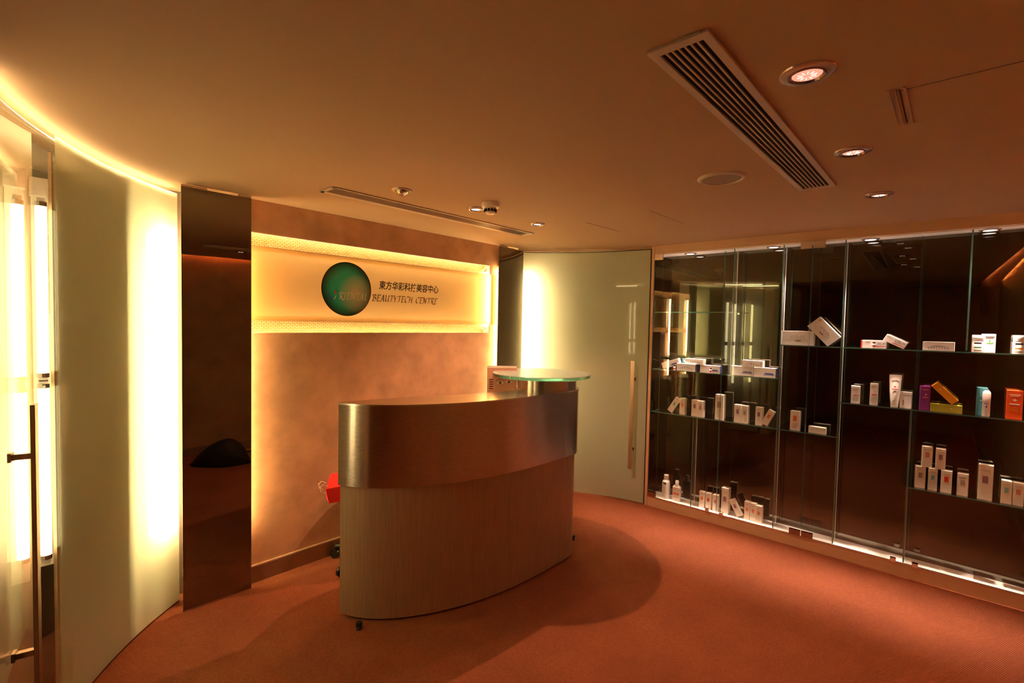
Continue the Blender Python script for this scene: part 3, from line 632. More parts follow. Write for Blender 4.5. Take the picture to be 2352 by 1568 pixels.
# ------------------------------------------------------------------ reception desk
desk = empty('reception_desk', (2.27, 2.45, 0), label='curved reception desk with brushed steel fascia over pale wood base', cat='desk')
OR = (2.27, 2.45, 0)
out_arc = [(1.257, 2.395), (1.300, 2.300), (1.362, 2.213), (1.440, 2.140), (1.520, 2.085), (1.640, 2.020), (1.750, 1.975), (1.860, 1.940), (2.000, 1.908), (2.163, 1.887), (2.320, 1.876), (2.460, 1.872), (2.560, 1.872)]
CC = (2.640, 2.090)
def smooth2(pts, n=4): return cr(pts, n)
def outline(off, rad):
    """crescent outline with a round head at the right end; off = inward offset"""
    o_ = smooth2(out_arc)
    o2 = []
    for i, p in enumerate(o_):
        a = Vector(o_[max(i-1, 0)]); b = Vector(o_[min(i+1, len(o_)-1)]); d = (b-a).normalized(); n_ = Vector((-d.y, d.x)); o2.append((p[0]+n_.x*off, p[1]+n_.y*off))
    head = arc(CC, rad-off, -76, 150, 24)
    inner = smooth2([(2.44, 2.13), (2.319, 2.115), (2.151, 2.150), (1.960, 2.205), (1.775, 2.272), (1.600, 2.332), (1.505, 2.361), (1.380, 2.385), (1.275+off, 2.398)])
    if off:
        inner = [(p[0], p[1]-off*0.5) for p in inner]
    return o2 + head + inner
q = MB(); q.prism(outline(0.0, 0.222), 0.722, 1.152); o = q.build('steel_fascia', 'steel', desk, mw=T((0, 0, 0)), smooth=True, origin=OR)
def reloc(o, dz=0): o.matrix_basis = T((0, 0, 0)); return o
reloc(o); o['label'] = 'brushed stainless steel fascia band'
q = MB(); q.prism(outline(-0.003, 0.222), 1.152, 1.162); o = reloc(q.build('counter_top', 'steelflat', desk, smooth=True, origin=OR))
q = MB(); q.prism(outline(0.018, 0.222), 0.012, 0.722); o = reloc(q.build('base_panel', 'laminate', desk, smooth=True, origin=OR)); o['label'] = 'pale vertical-grain wood laminate base'
# raised drum and glass disc
q = MB(); q.lathe([(0.205, 1.162), (0.205, 1.2405)], c=CC, n=64); o = reloc(q.build('raised_drum', 'steel', desk, smooth=True, origin=(CC[0], CC[1], 0))); o.matrix_basis = T((CC[0]-OR[0], CC[1]-OR[1], 0))
DC = (2.604, 2.112)
q = MB(); q.lathe([(0.338, 1.259), (0.335, 1.262), (0.0, 1.262)], c=DC, n=128); q.lathe([(0.0, 1.241), (0.335, 1.241), (0.338, 1.244), (0.338, 1.259)], c=DC, n=128, mi=1); o = reloc(q.build('glass_disc', ['discglass', 'discside'], desk, smooth=True, origin=OR)); o['label'] = 'round frosted glass top with green edge'
# work surface and inner shelf on the staff side
q = MB(); q.prism([(1.42, 2.385), (1.6, 2.335), (1.9, 2.23), (2.3, 2.13), (2.84, 2.22), (2.86, 2.42), (2.55, 2.50), (2.1, 2.52), (1.62, 2.50)], 0.735, 0.76); reloc(q.build('work_surface', 'laminate', desk, origin=OR))
q = MB(); q.prism([(2.30, 2.16), (2.60, 2.30), (2.84, 2.24), (2.84, 2.46), (2.34, 2.50)], 0.995, 1.012); reloc(q.build('inner_shelf', 'laminate', desk, origin=OR))
q = MB(); q.box((2.32, 2.24, 0.76), (2.345, 2.48, 0.995)); q.box((2.80, 2.28, 0.76), (2.825, 2.45, 0.995)); reloc(q.build('shelf_support', 'laminate', desk, origin=OR))
q = MB(); q.box((2.83, 2.2, 0.012), (2.85, 2.42, 0.735)); q.box((1.60, 2.36, 0.012), (1.62, 2.49, 0.735)); reloc(q.build('side_panel', 'laminate', desk, origin=OR))
for (x, y) in ((1.288, 2.222), (2.935, 2.045), (2.40, 1.98), (1.75, 2.10)):
    if x < 1.3 or x > 2.9:
        q = MB(); q.lathe([(0.016, 0.0), (0.017, 0.008), (0.013, 0.012), (0.0175, 0.016), (0.0175, 0.032), (0.015, 0.036), (0.0, 0.037)], c=(x, y), n=20)
        f_ = reloc(q.build('foot', 'black', desk, smooth=True, origin=OR)); f_['label'] = 'small round black foot'

# ------------------------------------------------------------------ behind the desk
ch = empty('office_chair', (1.715, 2.825, 0), label='black swivel office chair mostly hidden behind the desk', cat='chair')
for k in range(5):
    a = R(124 + 72*k); d = Vector((math.cos(a), math.sin(a), 0))
    q = MB(); q.tubeline([(0, 0, 0.10), d*0.12+Vector((0, 0, 0.095)), d*0.245+Vector((0, 0, 0.075))], [0.026, 0.021, 0.015], 8); lg = q.build('base_leg', 'black', ch, smooth=True)
    q = MB()
    perp = Vector((-d.y, d.x, 0)); cpos = d*0.245+Vector((0, 0, 0.030))
    for sgn in (-1, 1): q.tubeline([cpos+perp*0.008*sgn, cpos+perp*0.026*sgn], 0.030, 16)
    q.tubeline([cpos+Vector((0, 0, 0.0)), cpos+Vector((0, 0, 0.05))], 0.009, 8); q.build('caster', 'black', lg, smooth=True)
q = MB(); q.lathe([(0.030, 0.08), (0.028, 0.22), (0.018, 0.23), (0.018, 0.42)], n=20); q.build('gas_column', 'steelflat', ch, smooth=True)
q = MB(); q.lathe([(0.0, 0.42), (0.19, 0.43), (0.205, 0.45), (0.20, 0.475), (0.0, 0.49)], n=28); q.build('seat', 'black', ch, smooth=True)
q = MB(); q.tubeline([(0.17, 0.0, 0.44), (0.24, 0.0, 0.50), (0.25, 0.0, 0.72)], 0.014, 8); q.box((0.225, -0.17, 0.62), (0.255, 0.17, 0.90)); q.build('backrest', 'black', ch, bevel=0.006)
rb = empty('paper_bag', T((1.478, 2.785, 0.485)) @ Matrix.Rotation(R(-18), 4, 'Z'), label='bright red paper bag with pale string handles on the office chair', cat='bag')
q = MB(); q.add([(-0.075, -0.05, 0), (0.11, -0.05, 0), (0.11, 0.07, 0), (-0.075, 0.07, 0), (-0.095, -0.045, 0.09), (0.10, -0.045, 0.10), (0.10, 0.06, 0.15), (-0.05, 0.06, 0.15)], [(0, 3, 2, 1), (4, 5, 6, 7), (0, 1, 5, 4), (1, 2, 6, 5), (2, 3, 7, 6), (3, 0, 4, 7)]); q.build('bag_body', 'redbag', rb, bevel=0.003)
for y in (-0.03, 0.04):
    q = MB(); q.tubeline(cr([(-0.088, y, 0.085)[:2], (-0.11, y)][:2]) and [(-0.080, y, 0.10), (-0.105, y, 0.115), (-0.122, y, 0.10), (-0.118, y, 0.075), (-0.095, y, 0.06)], 0.003, 6); q.build('string_handle', 'ribbon', rb)
# magazine in a holder on the inner shelf
mg = empty('magazine', T((2.462, 2.352, 1.012)) @ Matrix.Rotation(R(-44), 4, 'Z') @ Matrix.Rotation(R(-8), 4, 'X'), label='magazine with a woman\'s face on its cover standing behind the desk top', cat='magazine')
BX('pages', (-0.105, 0.0, 0), (0.105, 0.006, 0.285), 'paper', mg)
cv = BX('cover', (-0.1055, -0.0012, 0), (0.1055, 0.0, 0.286), 'skin', mg); cv['label'] = 'cover printed with a close-up face'
BX('title_band', (-0.105, -0.0016, 0.270), (0.105, -0.0012, 0.286), 'cartonbeige', mg)
lettering('10', 0.050, 'ink', mg, T((0.02, -0.0018, 0.232)), shear=0.25, bold=0.001)
for k, (ex, ez) in enumerate(((-0.012, 0.165), (0.050, 0.172))):
    q = MB(); pts = [(ex+0.026*math.cos(2*PI*i/18), -0.0016, ez+0.008*math.sin(2*PI*i/18)) for i in range(18)]; q.add(pts, [tuple(range(18))]); q.build('printed_eye', 'paper', mg)
    q = MB(); pts = [(ex+0.0095*math.cos(2*PI*i/14), -0.0020, ez+0.0085*math.sin(2*PI*i/14)) for i in range(14)]; q.add(pts, [tuple(range(14))]); q.build('printed_iris', 'brown', mg)
    q = MB()
    bw = [(ex-0.028, ez+0.016), (ex-0.008, ez+0.026), (ex+0.012, ez+0.027), (ex+0.030, ez+0.018)]
    for a, b in zip(bw, bw[1:]): q.add([(a[0], -0.0018, a[1]-0.002), (b[0], -0.0018, b[1]-0.002), (b[0], -0.0018, b[1]+0.002), (a[0], -0.0018, a[1]+0.002)], [(0, 1, 2, 3)])
    q.build('printed_eyebrow', 'brown', mg)
q = MB()
for k in range(5): q.box((-0.092, -0.0018, 0.12+k*0.016), (-0.062, -0.0013, 0.126+k*0.016))
q.build('printed_caption', 'ink', mg)
q = MB(); q.box((-0.05, 0.006, 0.0), (0.05, 0.010, 0.22)); q.box((-0.05, 0.0, -0.0), (0.05, 0.09, 0.003)); q.build('stand', 'clear', mg)
# clutter on the staff side seen only in mirrors: telephone
ph = empty('telephone', T((2.02, 2.42, 0.76)) @ Matrix.Rotation(R(165), 4, 'Z'), label='black desk telephone on the work surface behind the desk', cat='telephone')
q = MB(); q.add([(-0.09, -0.1, 0), (0.09, -0.1, 0), (0.09, 0.1, 0), (-0.09, 0.1, 0), (-0.09, -0.1, 0.03), (0.09, -0.1, 0.03), (0.09, 0.1, 0.08), (-0.09, 0.1, 0.08)], [(0, 3, 2, 1), (4, 5, 6, 7), (0, 1, 5, 4), (1, 2, 6, 5), (2, 3, 7, 6), (3, 0, 4, 7)]); q.build('body', 'black', ph, bevel=0.004)
q = MB(); q.tubeline([(-0.065, -0.085, 0.055), (-0.065, -0.06, 0.065), (-0.065, 0.05, 0.090), (-0.065, 0.085, 0.095)], [0.022, 0.014, 0.014, 0.022], 10); q.build('handset', 'black', ph, smooth=True)
# black bag by the rear wall (seen in the mirror)
bg = empty('shoulder_bag', (1.38, 0.06, 0), label='slumped black bag on the carpet, reflected in the left mirror panel', cat='bag')
q = MB(); prof = []
ns, nr = 18, 14
vs = []
for i in range(ns+1):
    u = i/ns*2-1
    for j in range(nr):
        a = 2*PI*j/nr
        hgt = 0.17*(1-abs(u)**2.6)*(1+0.25*math.sin(2.2*u+0.6))+0.012
        wd = 0.15*(1-abs(u)**3)+0.02
        vs.append((u*0.30+0.05*(math.sin(a) > 0)*0.3, math.cos(a)*wd*(1+0.06*math.sin(5*u+j)), max(0.0, 0.075*(hgt/0.18)+math.sin(a)*hgt*0.85)))
fs = [(i*nr+j, i*nr+(j+1) % nr, (i+1)*nr+(j+1) % nr, (i+1)*nr+j) for i in range(ns) for j in range(nr)]
q.add(vs, fs+[tuple(range(nr)), tuple(ns*nr+j for j in range(nr))]); q.build('bag_body', 'bag', bg, mw=Matrix.Rotation(R(32), 4, 'Z'), smooth=True)
q = MB(); q.tubeline([(0.2, 0.0, 0.10), (0.30, 0.05, 0.10), (0.36, 0.08, 0.03), (0.30, 0.14, 0.012), (0.15, 0.18, 0.010)], 0.012, 8); q.build('strap', 'bag', bg, smooth=True)

# ------------------------------------------------------------------ products in the display case
def pose(s, t, z, yaw=0, tilt=0): return DW @ T((s, t, z)) @ Matrix.Rotation(R(yaw), 4, 'Z') @ Matrix.Rotation(R(tilt), 4, 'Y')
TF = 0.045      # usual front face depth in the case
def fbox(q, x0, z0, x1, z1, y=-0.0004): q.box((x0, y, z0), (x1, 0.0, z1))
def carton(label, s, z, w_, h_, d=0.045, t=TF, yaw=0, tilt=0, body='paper', group=None, px=0.0, name='carton'):
    """px: local x of the pivot (0 = left lower corner, 1 = right lower corner)"""
    o = MB(); o.box((-px*w_, 0, 0), ((1-px)*w_, d, h_))
    ob = o.build(name, body, None, mw=pose(s, t, z, yaw, tilt), bevel=0.0009)
    tag(ob, label, 'box', group)
    ob['_w'] = w_; ob['_h'] = h_; ob['_px'] = px; ob['_d'] = d
    q = MB()
    q.box((-px*w_+0.002, d*0.45, h_-0.0001), ((1-px)*w_-0.002, d*0.47, h_+0.0003)); q.build('lid_seam', 'grey', ob)
    return ob
def stamp(ob, m, sq=None, lines=2):
    w_, h_, px = ob['_w'], ob['_h'], ob['_px']; x = -px*w_ + w_*0.5
    s_ = sq or w_*0.20
    q = MB(); fbox(q, x-s_, h_*0.48, x+s_, h_*0.48+s_*3.4); q.build('printed_square', m, ob)
    if lines:
        q = MB()
        for k in range(lines): fbox(q, x-w_*0.32, h_*(0.86-k*0.035), x+w_*0.32, h_*(0.868-k*0.035))
        q.build('printed_line', 'grey', ob)
def small_print(ob, m, spans):
    w_, h_, px = ob['_w'], ob['_h'], ob['_px']; q = MB()
    for x0, z0, x1, z1 in spans: fbox(q, (x0-px)*w_, z0*h_, (x1-px)*w_, z1*h_)
    q.build('printed_line', m, ob)
def cross_mark(parent, m, x, z, r, y=-0.0005, name='printed_cross'):
    q = MB(); q.add([(x-r*1.3, y, z), (x-r*.35, y, z-r*.35), (x, y, z-r), (x+r*.35, y, z-r*.35), (x+r*1.3, y, z), (x+r*.35, y, z+r*.35), (x, y, z+r), (x-r*.35, y, z+r*.35)], [tuple(range(8))])
    q.build(name, m, parent)
def side_panel(ob, m, frac=1.0, side=1):
    w_, h_, px, d = ob['_w'], ob['_h'], ob['_px'], ob['_d']; x = (1-px)*w_ if side > 0 else -px*w_
    q = MB(); q.box((x-0.0002, 0.001, 0.001), (x+0.0005, d-0.001, h_-0.001)) if side > 0 else q.box((x-0.0005, 0.001, 0.001), (x+0.0002, d-0.001, h_-0.001)); q.build('side_print', m, ob)
def trees(ob, n=6):
    """a row of little fan-shaped outlines printed on the front"""
    w_, h_, px = ob['_w'], ob['_h'], ob['_px']; q = MB()
    for k in range(n):
        cx = (-px+0.20+0.60*k/(n-1))*w_; hh = h_*(0.28+0.30*math.sin(PI*(k+0.5)/n))
        fbox(q, cx-0.0008, h_*0.06, cx+0.0008, h_*0.06+hh*0.6)
        for j in range(5):
            a = R(30+30*j); x0 = cx; z0 = h_*0.06+hh*0.5; x1 = cx+math.cos(a)*w_*0.055; z1 = z0+math.sin(a)*hh*0.55
            q.add([(x0-0.0010, -0.0004, z0), (x0+0.0010, -0.0004, z0), (x1+0.0010, -0.0004, z1), (x1-0.0010, -0.0004, z1)], [(0, 1, 2, 3)])
    q.build('printed_trees', 'grey', ob)
def vial(label, s, z, t, h_=0.042, r=0.011, body='lightprint', cap='ink'):
    root = empty('vial', pose(s, t, z), label=label, cat='vial')
    q = MB(); q.lathe([(r, 0), (r, h_*0.62), (r*0.6, h_*0.72), (r*0.6, h_*0.78), (0, h_*0.78)], n=20); q.build('body', body, root, smooth=True)
    q = MB(); q.lathe([(r*0.8, h_*0.76), (r*0.8, h_), (0, h_)], n=20); q.build('cap', cap, root, smooth=True)
    q = MB(); q.lathe([(r*1.02, h_*0.15), (r*1.02, h_*0.5)], n=20); q.build('label_band', 'rose', root)
def rline(ob, m='navy'): small_print(ob, m, [(0.45, 0.24, 0.95, 0.30), (0.52, 0.33, 0.90, 0.46)]); small_print(ob, 'grey', [(0.05, 0.86, 0.30, 0.91)])

# second shelf (z 1.226)
o = carton('white box tilted against the tree-print box at the left end of the second shelf', 0.093, Z2+0.001, 0.157, 0.052, 0.045, tilt=-20); small_print(o, 'navy', [(0.50, 0.18, 0.92, 0.25), (0.55, 0.28, 0.88, 0.42)])
o = carton('lower white tree-print box under another, left part of the second shelf', 0.217, Z2, 0.160, 0.060, 0.05, t=0.04); trees(o); side_panel(o, 'navy')
o = carton('upper white tree-print box stacked across two boxes, left part of the second shelf', 0.282, Z2+0.0605, 0.155, 0.045, 0.06, t=0.055, yaw=-3); trees(o)
o = carton('white box with navy line behind the single vial on the second shelf', 0.413, Z2, 0.161, 0.060, 0.05, t=0.05, yaw=-3); rline(o); side_panel(o, 'navy')
vial('tiny vial standing before the leftmost tilted box on the second shelf', 0.200, Z2, 0.03)
vial('tiny dark-capped vial in front of the navy-line box on the second shelf', 0.508, Z2, 0.028, cap='brown')
o = carton('small teal box behind the tilted white box on the second shelf', 0.235, Z2+0.061, 0.048, 0.037, 0.03, t=0.112, body='tealc'); small_print(o, 'lightprint', [(0.3, 0.3, 0.7, 0.6)])
o = carton('left of the two lower white boxes right of the divider on the second shelf', 0.668, Z2, 0.160, 0.072, 0.05, t=0.045); rline(o)
o = carton('right of the two lower white boxes right of the divider on the second shelf', 0.832, Z2, 0.152, 0.072, 0.05, t=0.04, yaw=-2); rline(o, 'blue'); side_panel(o, 'navy')
o = carton('white tree-print box stacked on two boxes right of the divider, second shelf', 0.742, Z2+0.0725, 0.150, 0.050, 0.055, t=0.045, yaw=-2); trees(o); small_print(o, 'red', [(0.9, 0.4, 0.93, 0.6)])
# third shelf (z 0.85)
D3 = dict(d=0.045)
o = carton('slim cream carton with teal square leaning at the left end of the third shelf', 0.183, Z3+0.001, 0.046, 0.138, 0.03, tilt=31, px=1, body='cartonbeige'); stamp(o, 'teal', lines=0)
o = carton('cream carton with orange square upright beside the leaning teal-square one', 0.252, Z3, 0.046, 0.139, 0.04, body='cartonbeige', yaw=-4); stamp(o, 'orange')
o = carton('cream carton with plum square, left of a touching pair on the third shelf', 0.354, Z3, 0.050, 0.138, 0.04, body='cartonbeige'); stamp(o, 'plum')
o = carton('cream carton with rose square, right of a touching pair on the third shelf', 0.406, Z3, 0.046, 0.135, 0.045, t=0.04, body='cartonbeige', yaw=-6); stamp(o, 'rose')
o = carton('tallest cream carton with grey square on the third shelf', 0.549, Z3, 0.066, 0.205, 0.05, t=0.04, body='cartonbeige', yaw=-4); stamp(o, 'grey', 0.015)
o = carton('cream carton with purple square, left of the pair beyond the tall carton', 0.696, Z3, 0.052, 0.139, 0.045, body='cartonbeige'); stamp(o, 'plum')
o = carton('cream carton with grey-green square, right of the pair beyond the tall carton', 0.752, Z3, 0.047, 0.139, 0.045, t=0.04, body='cartonbeige', yaw=-5); stamp(o, 'grey')
o = carton('cream carton with plum square standing beside a tilted orange-square one', 0.853, Z3, 0.048, 0.140, 0.045, body='cartonbeige', yaw=-4); stamp(o, 'plum')
o = carton('cream carton with orange square tilted against the glass divider, third shelf', 0.936, Z3+0.001, 0.046, 0.122, 0.045, px=1, tilt=25, body='cartonbeige'); stamp(o, 'orange', lines=0)
o = carton('white carton with orange label and red scrawl on the right part of the third shelf', 1.092, Z3, 0.062, 0.143, 0.045, yaw=-3); stamp(o, 'orange', 0.012, lines=0)
small_print(o, 'grey', [(0.30, 0.60, 0.42, 0.62), (0.45, 0.60, 0.72, 0.62)])
q = MB()
pts = cr([(0.012, 0.030), (0.022, 0.046), (0.036, 0.044), (0.030, 0.034), (0.046, 0.050), (0.055, 0.048), (0.048, 0.036), (0.026, 0.028), (0.018, 0.018), (0.034, 0.022), (0.046, 0.024)], 5)
for a, b in zip(pts, pts[1:]): q.add([(a[0], -0.0005, a[1]-0.0016), (b[0], -0.0005, b[1]-0.0016), (b[0], -0.0005, b[1]+0.0016), (a[0], -0.0005, a[1]+0.0016)], [(0, 1, 2, 3)])
q.build('printed_scrawl', 'red', o)
o = carton('plain cream carton lying flat at the right end of the third shelf', 1.212, Z3, 0.106, 0.045, 0.045, body='cartonbeige', yaw=-3)
# case floor
def bottle(name, label, s, z, prof, capprof, t=0.06, extra=(), body='plastic'):
    root = empty(name, pose(s, t, z), label=label, cat='bottle')
    q = MB(); q.lathe(prof, n=28); q.build('body', body, root, smooth=True)
    if capprof: q = MB(); q.lathe(capprof, n=24); q.build('cap', 'plastic', root, smooth=True)
    return root
b = bottle('bottle', 'tall white round bottle at the left end of the case floor', 0.150, ZF, [(0.030, 0), (0.034, 0.004), (0.034, 0.140), (0.030, 0.155), (0.020, 0.165), (0, 0.165)], [(0.021, 0.162), (0.021, 0.205), (0.018, 0.209), (0, 0.209)])
q = MB(); q.lathe([(0.0343, 0.045), (0.0343, 0.046)], n=24)
for k in range(7):
    for side in (0,):
        z_ = 0.06+k*0.011; pts = []
        for i in range(5):
            a = R(-115+i*10); pts.append((0.0344*math.cos(a), 0.0344*math.sin(a)))
        for a_, b_ in zip(pts, pts[1:]): q.add([(a_[0], a_[1], z_), (b_[0], b_[1], z_), (b_[0], b_[1], z_+0.004), (a_[0], a_[1], z_+0.004)], [(0, 1, 2, 3)])
q.build('printed_text', 'grey', b)
q = MB(); 
for i in range(6):
    a0_, a1_ = R(-125+i*9), R(-116+i*9); q.add([(0.0345*math.cos(a0_), 0.0345*math.sin(a0_), 0.138-0.002*i), (0.0345*math.cos(a1_), 0.0345*math.sin(a1_), 0.138-0.002*i), (0.0345*math.cos(a1_), 0.0345*math.sin(a1_), 0.146), (0.0345*math.cos(a0_), 0.0345*math.sin(a0_), 0.146)], [(0, 1, 2, 3)])
q.build('printed_logo', 'ink', b)
b = empty('bottle', pose(0.247, 0.06, ZF), label='shorter white flat bottle with orange band beside the round bottle', cat='bottle')
q = MB(); q.box((-0.033, -0.018, 0), (0.033, 0.018, 0.125)); q.box((-0.026, -0.014, 0.125), (0.026, 0.014, 0.135)); q.build('body', 'plastic', b, bevel=0.005)
q = MB(); q.lathe([(0.016, 0.135), (0.016, 0.172), (0.012, 0.178), (0, 0.179)], n=20); q.build('cap', 'plastic', b, smooth=True)
BX('orange_band', (-0.026, -0.0185, 0.055), (0.026, -0.018, 0.074), 'orange', b)
q = MB(); q.box((-0.022, -0.0185, 0.034), (0.022, -0.018, 0.038)); q.box((-0.026, -0.0185, 0.100), (-0.004, -0.018, 0.104)); q.build('printed_line', 'orange', b)
for (s, lab, m_) in ((0.441, 'cream carton with orange square, leftmost of three in a row on the case floor', 'orange'), (0.494, 'cream carton with red square, middle of three in a row on the case floor', 'red'), (0.550, 'cream carton with rose square, rightmost of three in a row beside the tall carton', 'rose')):
    o = carton(lab, s, ZF, 0.043, 0.134, 0.04, t=0.055, body='cartonbeige', yaw=-3); stamp(o, m_)
o = carton('tall cream carton with plum square on the case floor', 0.622, ZF, 0.056, 0.212, 0.05, t=0.045, body='cartonbeige', yaw=-6); stamp(o, 'plum', 0.012)
o = carton('cream carton leaning left against the tall carton on the case floor', 0.748, ZF+0.0025, 0.046, 0.135, 0.03, t=0.045, body='cartonbeige', tilt=-30); stamp(o, 'plum', lines=0)
for (s, lab, t_) in ((0.797, 'leftmost carton of the orange-square trio right of the leaning carton', 0.05), (0.842, 'middle carton of the orange-square trio right of the leaning carton', 0.045), (0.886, 'rightmost carton of the orange-square trio right of the leaning carton', 0.035)):
    o = carton(lab, s, ZF, 0.041, 0.142 if t_ > .04 else 0.136, 0.042, t=t_, body='cartonbeige', yaw=-5); stamp(o, 'orange')
# fourth shelf (z 1.482)
o = carton('large white gel box standing at the left end of the fourth shelf', 1.022, Z4, 0.200, 0.104, 0.06, t=0.035, name='gel_box'); o_w = 0.2
lettering('eCO2-GEL', 0.021, 'grey', o, T((0.100, -0.0006, 0.062))); small_print(o, 'ink', [(0.42, 0.28, 0.60, 0.33)]); small_print(o, 'grey', [(0.25, 0.42, 0.75, 0.43)])
o = carton('large white gel box tilted with one corner down beside the standing gel box', 1.306, Z4+0.001, 0.190, 0.102, 0.06, t=0.035, px=1, tilt=48, name='gel_box')
lettering('eCO2-GEL', 0.019, 'grey', o, T((-0.090, -0.0006, 0.060))); small_print(o, 'ink', [(0.42, 0.28, 0.60, 0.33)])
q = MB(); q.add([(-0.172+0.012*math.cos(2*PI*i/14), -0.0005, 0.085+0.010*math.sin(2*PI*i/14)) for i in range(14)], [tuple(range(14))]); q.build('printed_flower', 'beigewood', o)
o = carton('white and red box lying flat behind a vial on the fourth shelf', 1.500, Z4, 0.138, 0.052, 0.045, t=0.045); small_print(o, 'red', [(0.60, 0.20, 0.97, 0.28)]); side_panel(o, 'red', side=-1); small_print(o, 'red', [(0.0, 0.0, 0.06, 1.0)])
lettering('CTK-M', 0.020, 'ink', o, T((0.104, -0.0006, 0.030))); small_print(o, 'grey', [(0.20, 0.80, 0.38, 0.86)])
vial('tiny brown-capped vial before the white and red box on the fourth shelf', 1.573, Z4, 0.03, h_=0.042, cap='brown')
o = carton('white and red box tilted onto its twin on the fourth shelf', 1.728, Z4+0.001, 0.122, 0.046, 0.045, t=0.045, px=1, tilt=27); small_print(o, 'red', [(0.42, 0.16, 0.99, 0.25)]); side_panel(o, 'red')
lettering('CTK-M', 0.020, 'ink', o, T((-0.038, -0.0006, 0.028))); small_print(o, 'grey', [(0.06, 0.80, 0.24, 0.87)])
o = carton('white box printed with bare trees alone in the middle of the fourth shelf', 1.823, Z4, 0.150, 0.055, 0.045, t=0.05, yaw=-6); trees(o, 8); small_print(o, 'ink', [(0.985, 0.0, 1.0, 1.0)])
def jar(label, s, z, t, green, r=0.026, h_=0.104):
    root = empty('jar', pose(s, t, z), label=label, cat='jar')
    q = MB(); q.lathe([(r, 0), (r, h_*0.62), (r*0.92, h_*0.66), (0, h_*0.66)], n=28); q.build('body', 'plastic', root, smooth=True)
    q = MB(); q.lathe([(r*0.98, h_*0.66), (r*1.0, h_*0.70), (r*0.98, h_*0.74), (r*1.0, h_*0.78), (r*0.98, h_*0.96), (r*0.9, h_), (0, h_)], n=28); q.build('lid', 'paper', root, smooth=True)
    for m_, z0, z1 in (('ink', 0.48, 0.58), (green, 0.24, 0.32), ('grey', 0.06, 0.14)):
        q = MB(); 
        for i in range(8):
            a0_, a1_ = R(-130+i*10), R(-120+i*10); q.add([(r*1.01*math.cos(a0_), r*1.01*math.sin(a0_), h_*z0), (r*1.01*math.cos(a1_), r*1.01*math.sin(a1_), h_*z0), (r*1.01*math.cos(a1_), r*1.01*math.sin(a1_), h_*z1), (r*1.01*math.cos(a0_), r*1.01*math.sin(a0_), h_*z1)], [(0, 1, 2, 3)])
        q.build('printed_band', m_, root)
    return root
jar('white jar with green print in front of a white carton on the fourth shelf', 2.078, Z4, 0.055, 'green')
o = carton('white carton with green print behind the green-print jar, fourth shelf', 2.096, Z4, 0.062, 0.112, 0.032, t=0.086); cross_mark(o, 'green', 0.036, 0.070, 0.006); small_print(o, 'green', [(0.35, 0.48, 0.85, 0.54)]); small_print(o, 'ink', [(0.25, 0.82, 0.90, 0.86), (0.25, 0.76, 0.85, 0.78)])
jar('white jar with yellow print at the right end of the fourth shelf', 2.252, Z4, 0.055, 'orangec', h_=0.108)
# fifth shelf (z 1.097)
def redprint(o):
    w_, h_, px = o['_w'], o['_h'], o['_px']; cross_mark(o, 'red', w_*0.55, h_*0.62, 0.004); small_print(o, 'red', [(0.25, 0.46, 0.85, 0.50)]); small_print(o, 'grey', [(0.15, 0.88, 0.85, 0.90), (0.15, 0.83, 0.70, 0.85), (0.15, 0.30, 0.85, 0.31), (0.15, 0.24, 0.80, 0.25), (0.15, 0.18, 0.85, 0.19)])
o = carton('short white carton with red print at the left end of the fifth shelf', 1.458, Z5, 0.052, 0.118, 0.05, t=0.04, yaw=6); redprint(o)
o = carton('slim white carton with red print left of the white tube', 1.562, Z5, 0.044, 0.146, 0.04, t=0.05); redprint(o)
tb = empty('squeeze_tube', pose(1.695, 0.055, Z5), label='large white squeeze tube with red print standing on its cap', cat='tube')
q = MB(); vs = []; nn = 24
for z_, a_, b_ in ((0.034, 0.022, 0.020), (0.05, 0.024, 0.021), (0.12, 0.029, 0.014), (0.18, 0.032, 0.006), (0.198, 0.033, 0.002), (0.214, 0.033, 0.0015)):
    vs += [(a_*math.cos(2*PI*k/nn), b_*math.sin(2*PI*k/nn), z_) for k in range(nn)]
fs = [(i*nn+k, i*nn+(k+1) % nn, (i+1)*nn+(k+1) % nn, (i+1)*nn+k) for i in range(5) for k in range(nn)] + [tuple(range(nn)), tuple(5*nn+k for k in range(nn))]
q.add(vs, fs); q.build('body', 'plastic', tb, smooth=True)
q = MB(); q.lathe([(0.019, 0), (0.020, 0.002), (0.021, 0.034), (0, 0.034)], n=24); q.build('cap', 'cartonbeige', tb, smooth=True)
cross_mark(tb, 'red', 0.0, 0.135, 0.007, y=-0.0135)
q = MB(); q.box((-0.016, -0.0165, 0.116), (0.016, -0.0150, 0.121)); q.build('printed_line', 'red', tb)
q = MB(); q.box((-0.020, -0.0075, 0.170), (0.020, -0.0065, 0.173)); q.box((-0.012, -0.0065, 0.178), (0.012, -0.0055, 0.180)); q.build('printed_line', 'ink', tb)
o = carton('squat white carton between the squeeze tube and the purple carton', 1.722, Z5, 0.060, 0.105, 0.05, t=0.055, yaw=-4); small_print(o, 'grey', [(0.25, 0.15, 0.35, 0.5), (0.05, 0.82, 0.95, 0.83)])
o = carton('purple carton standing on the fifth shelf', 1.823, Z5, 0.050, 0.154, 0.045, t=0.045, body='purplec', yaw=5); cross_mark(o, 'lightprint', 0.028, 0.100, 0.005); small_print(o, 'rose', [(0.25, 0.52, 0.85, 0.55), (0.2, 0.84, 0.85, 0.86)])
o = carton('olive green carton lying flat under the tilted amber carton', 1.876, Z5, 0.150, 0.048, 0.045, t=0.045, body='olivec'); cross_mark(o, 'lightprint', 0.100, 0.024, 0.004)
o = carton('amber carton tilted between the purple carton and the olive one', 1.976, Z5+0.050, 0.147, 0.042, 0.04, t=0.045, px=1, tilt=47, body='orangec'); cross_mark(o, 'lightprint', -0.105, 0.022, 0.005)
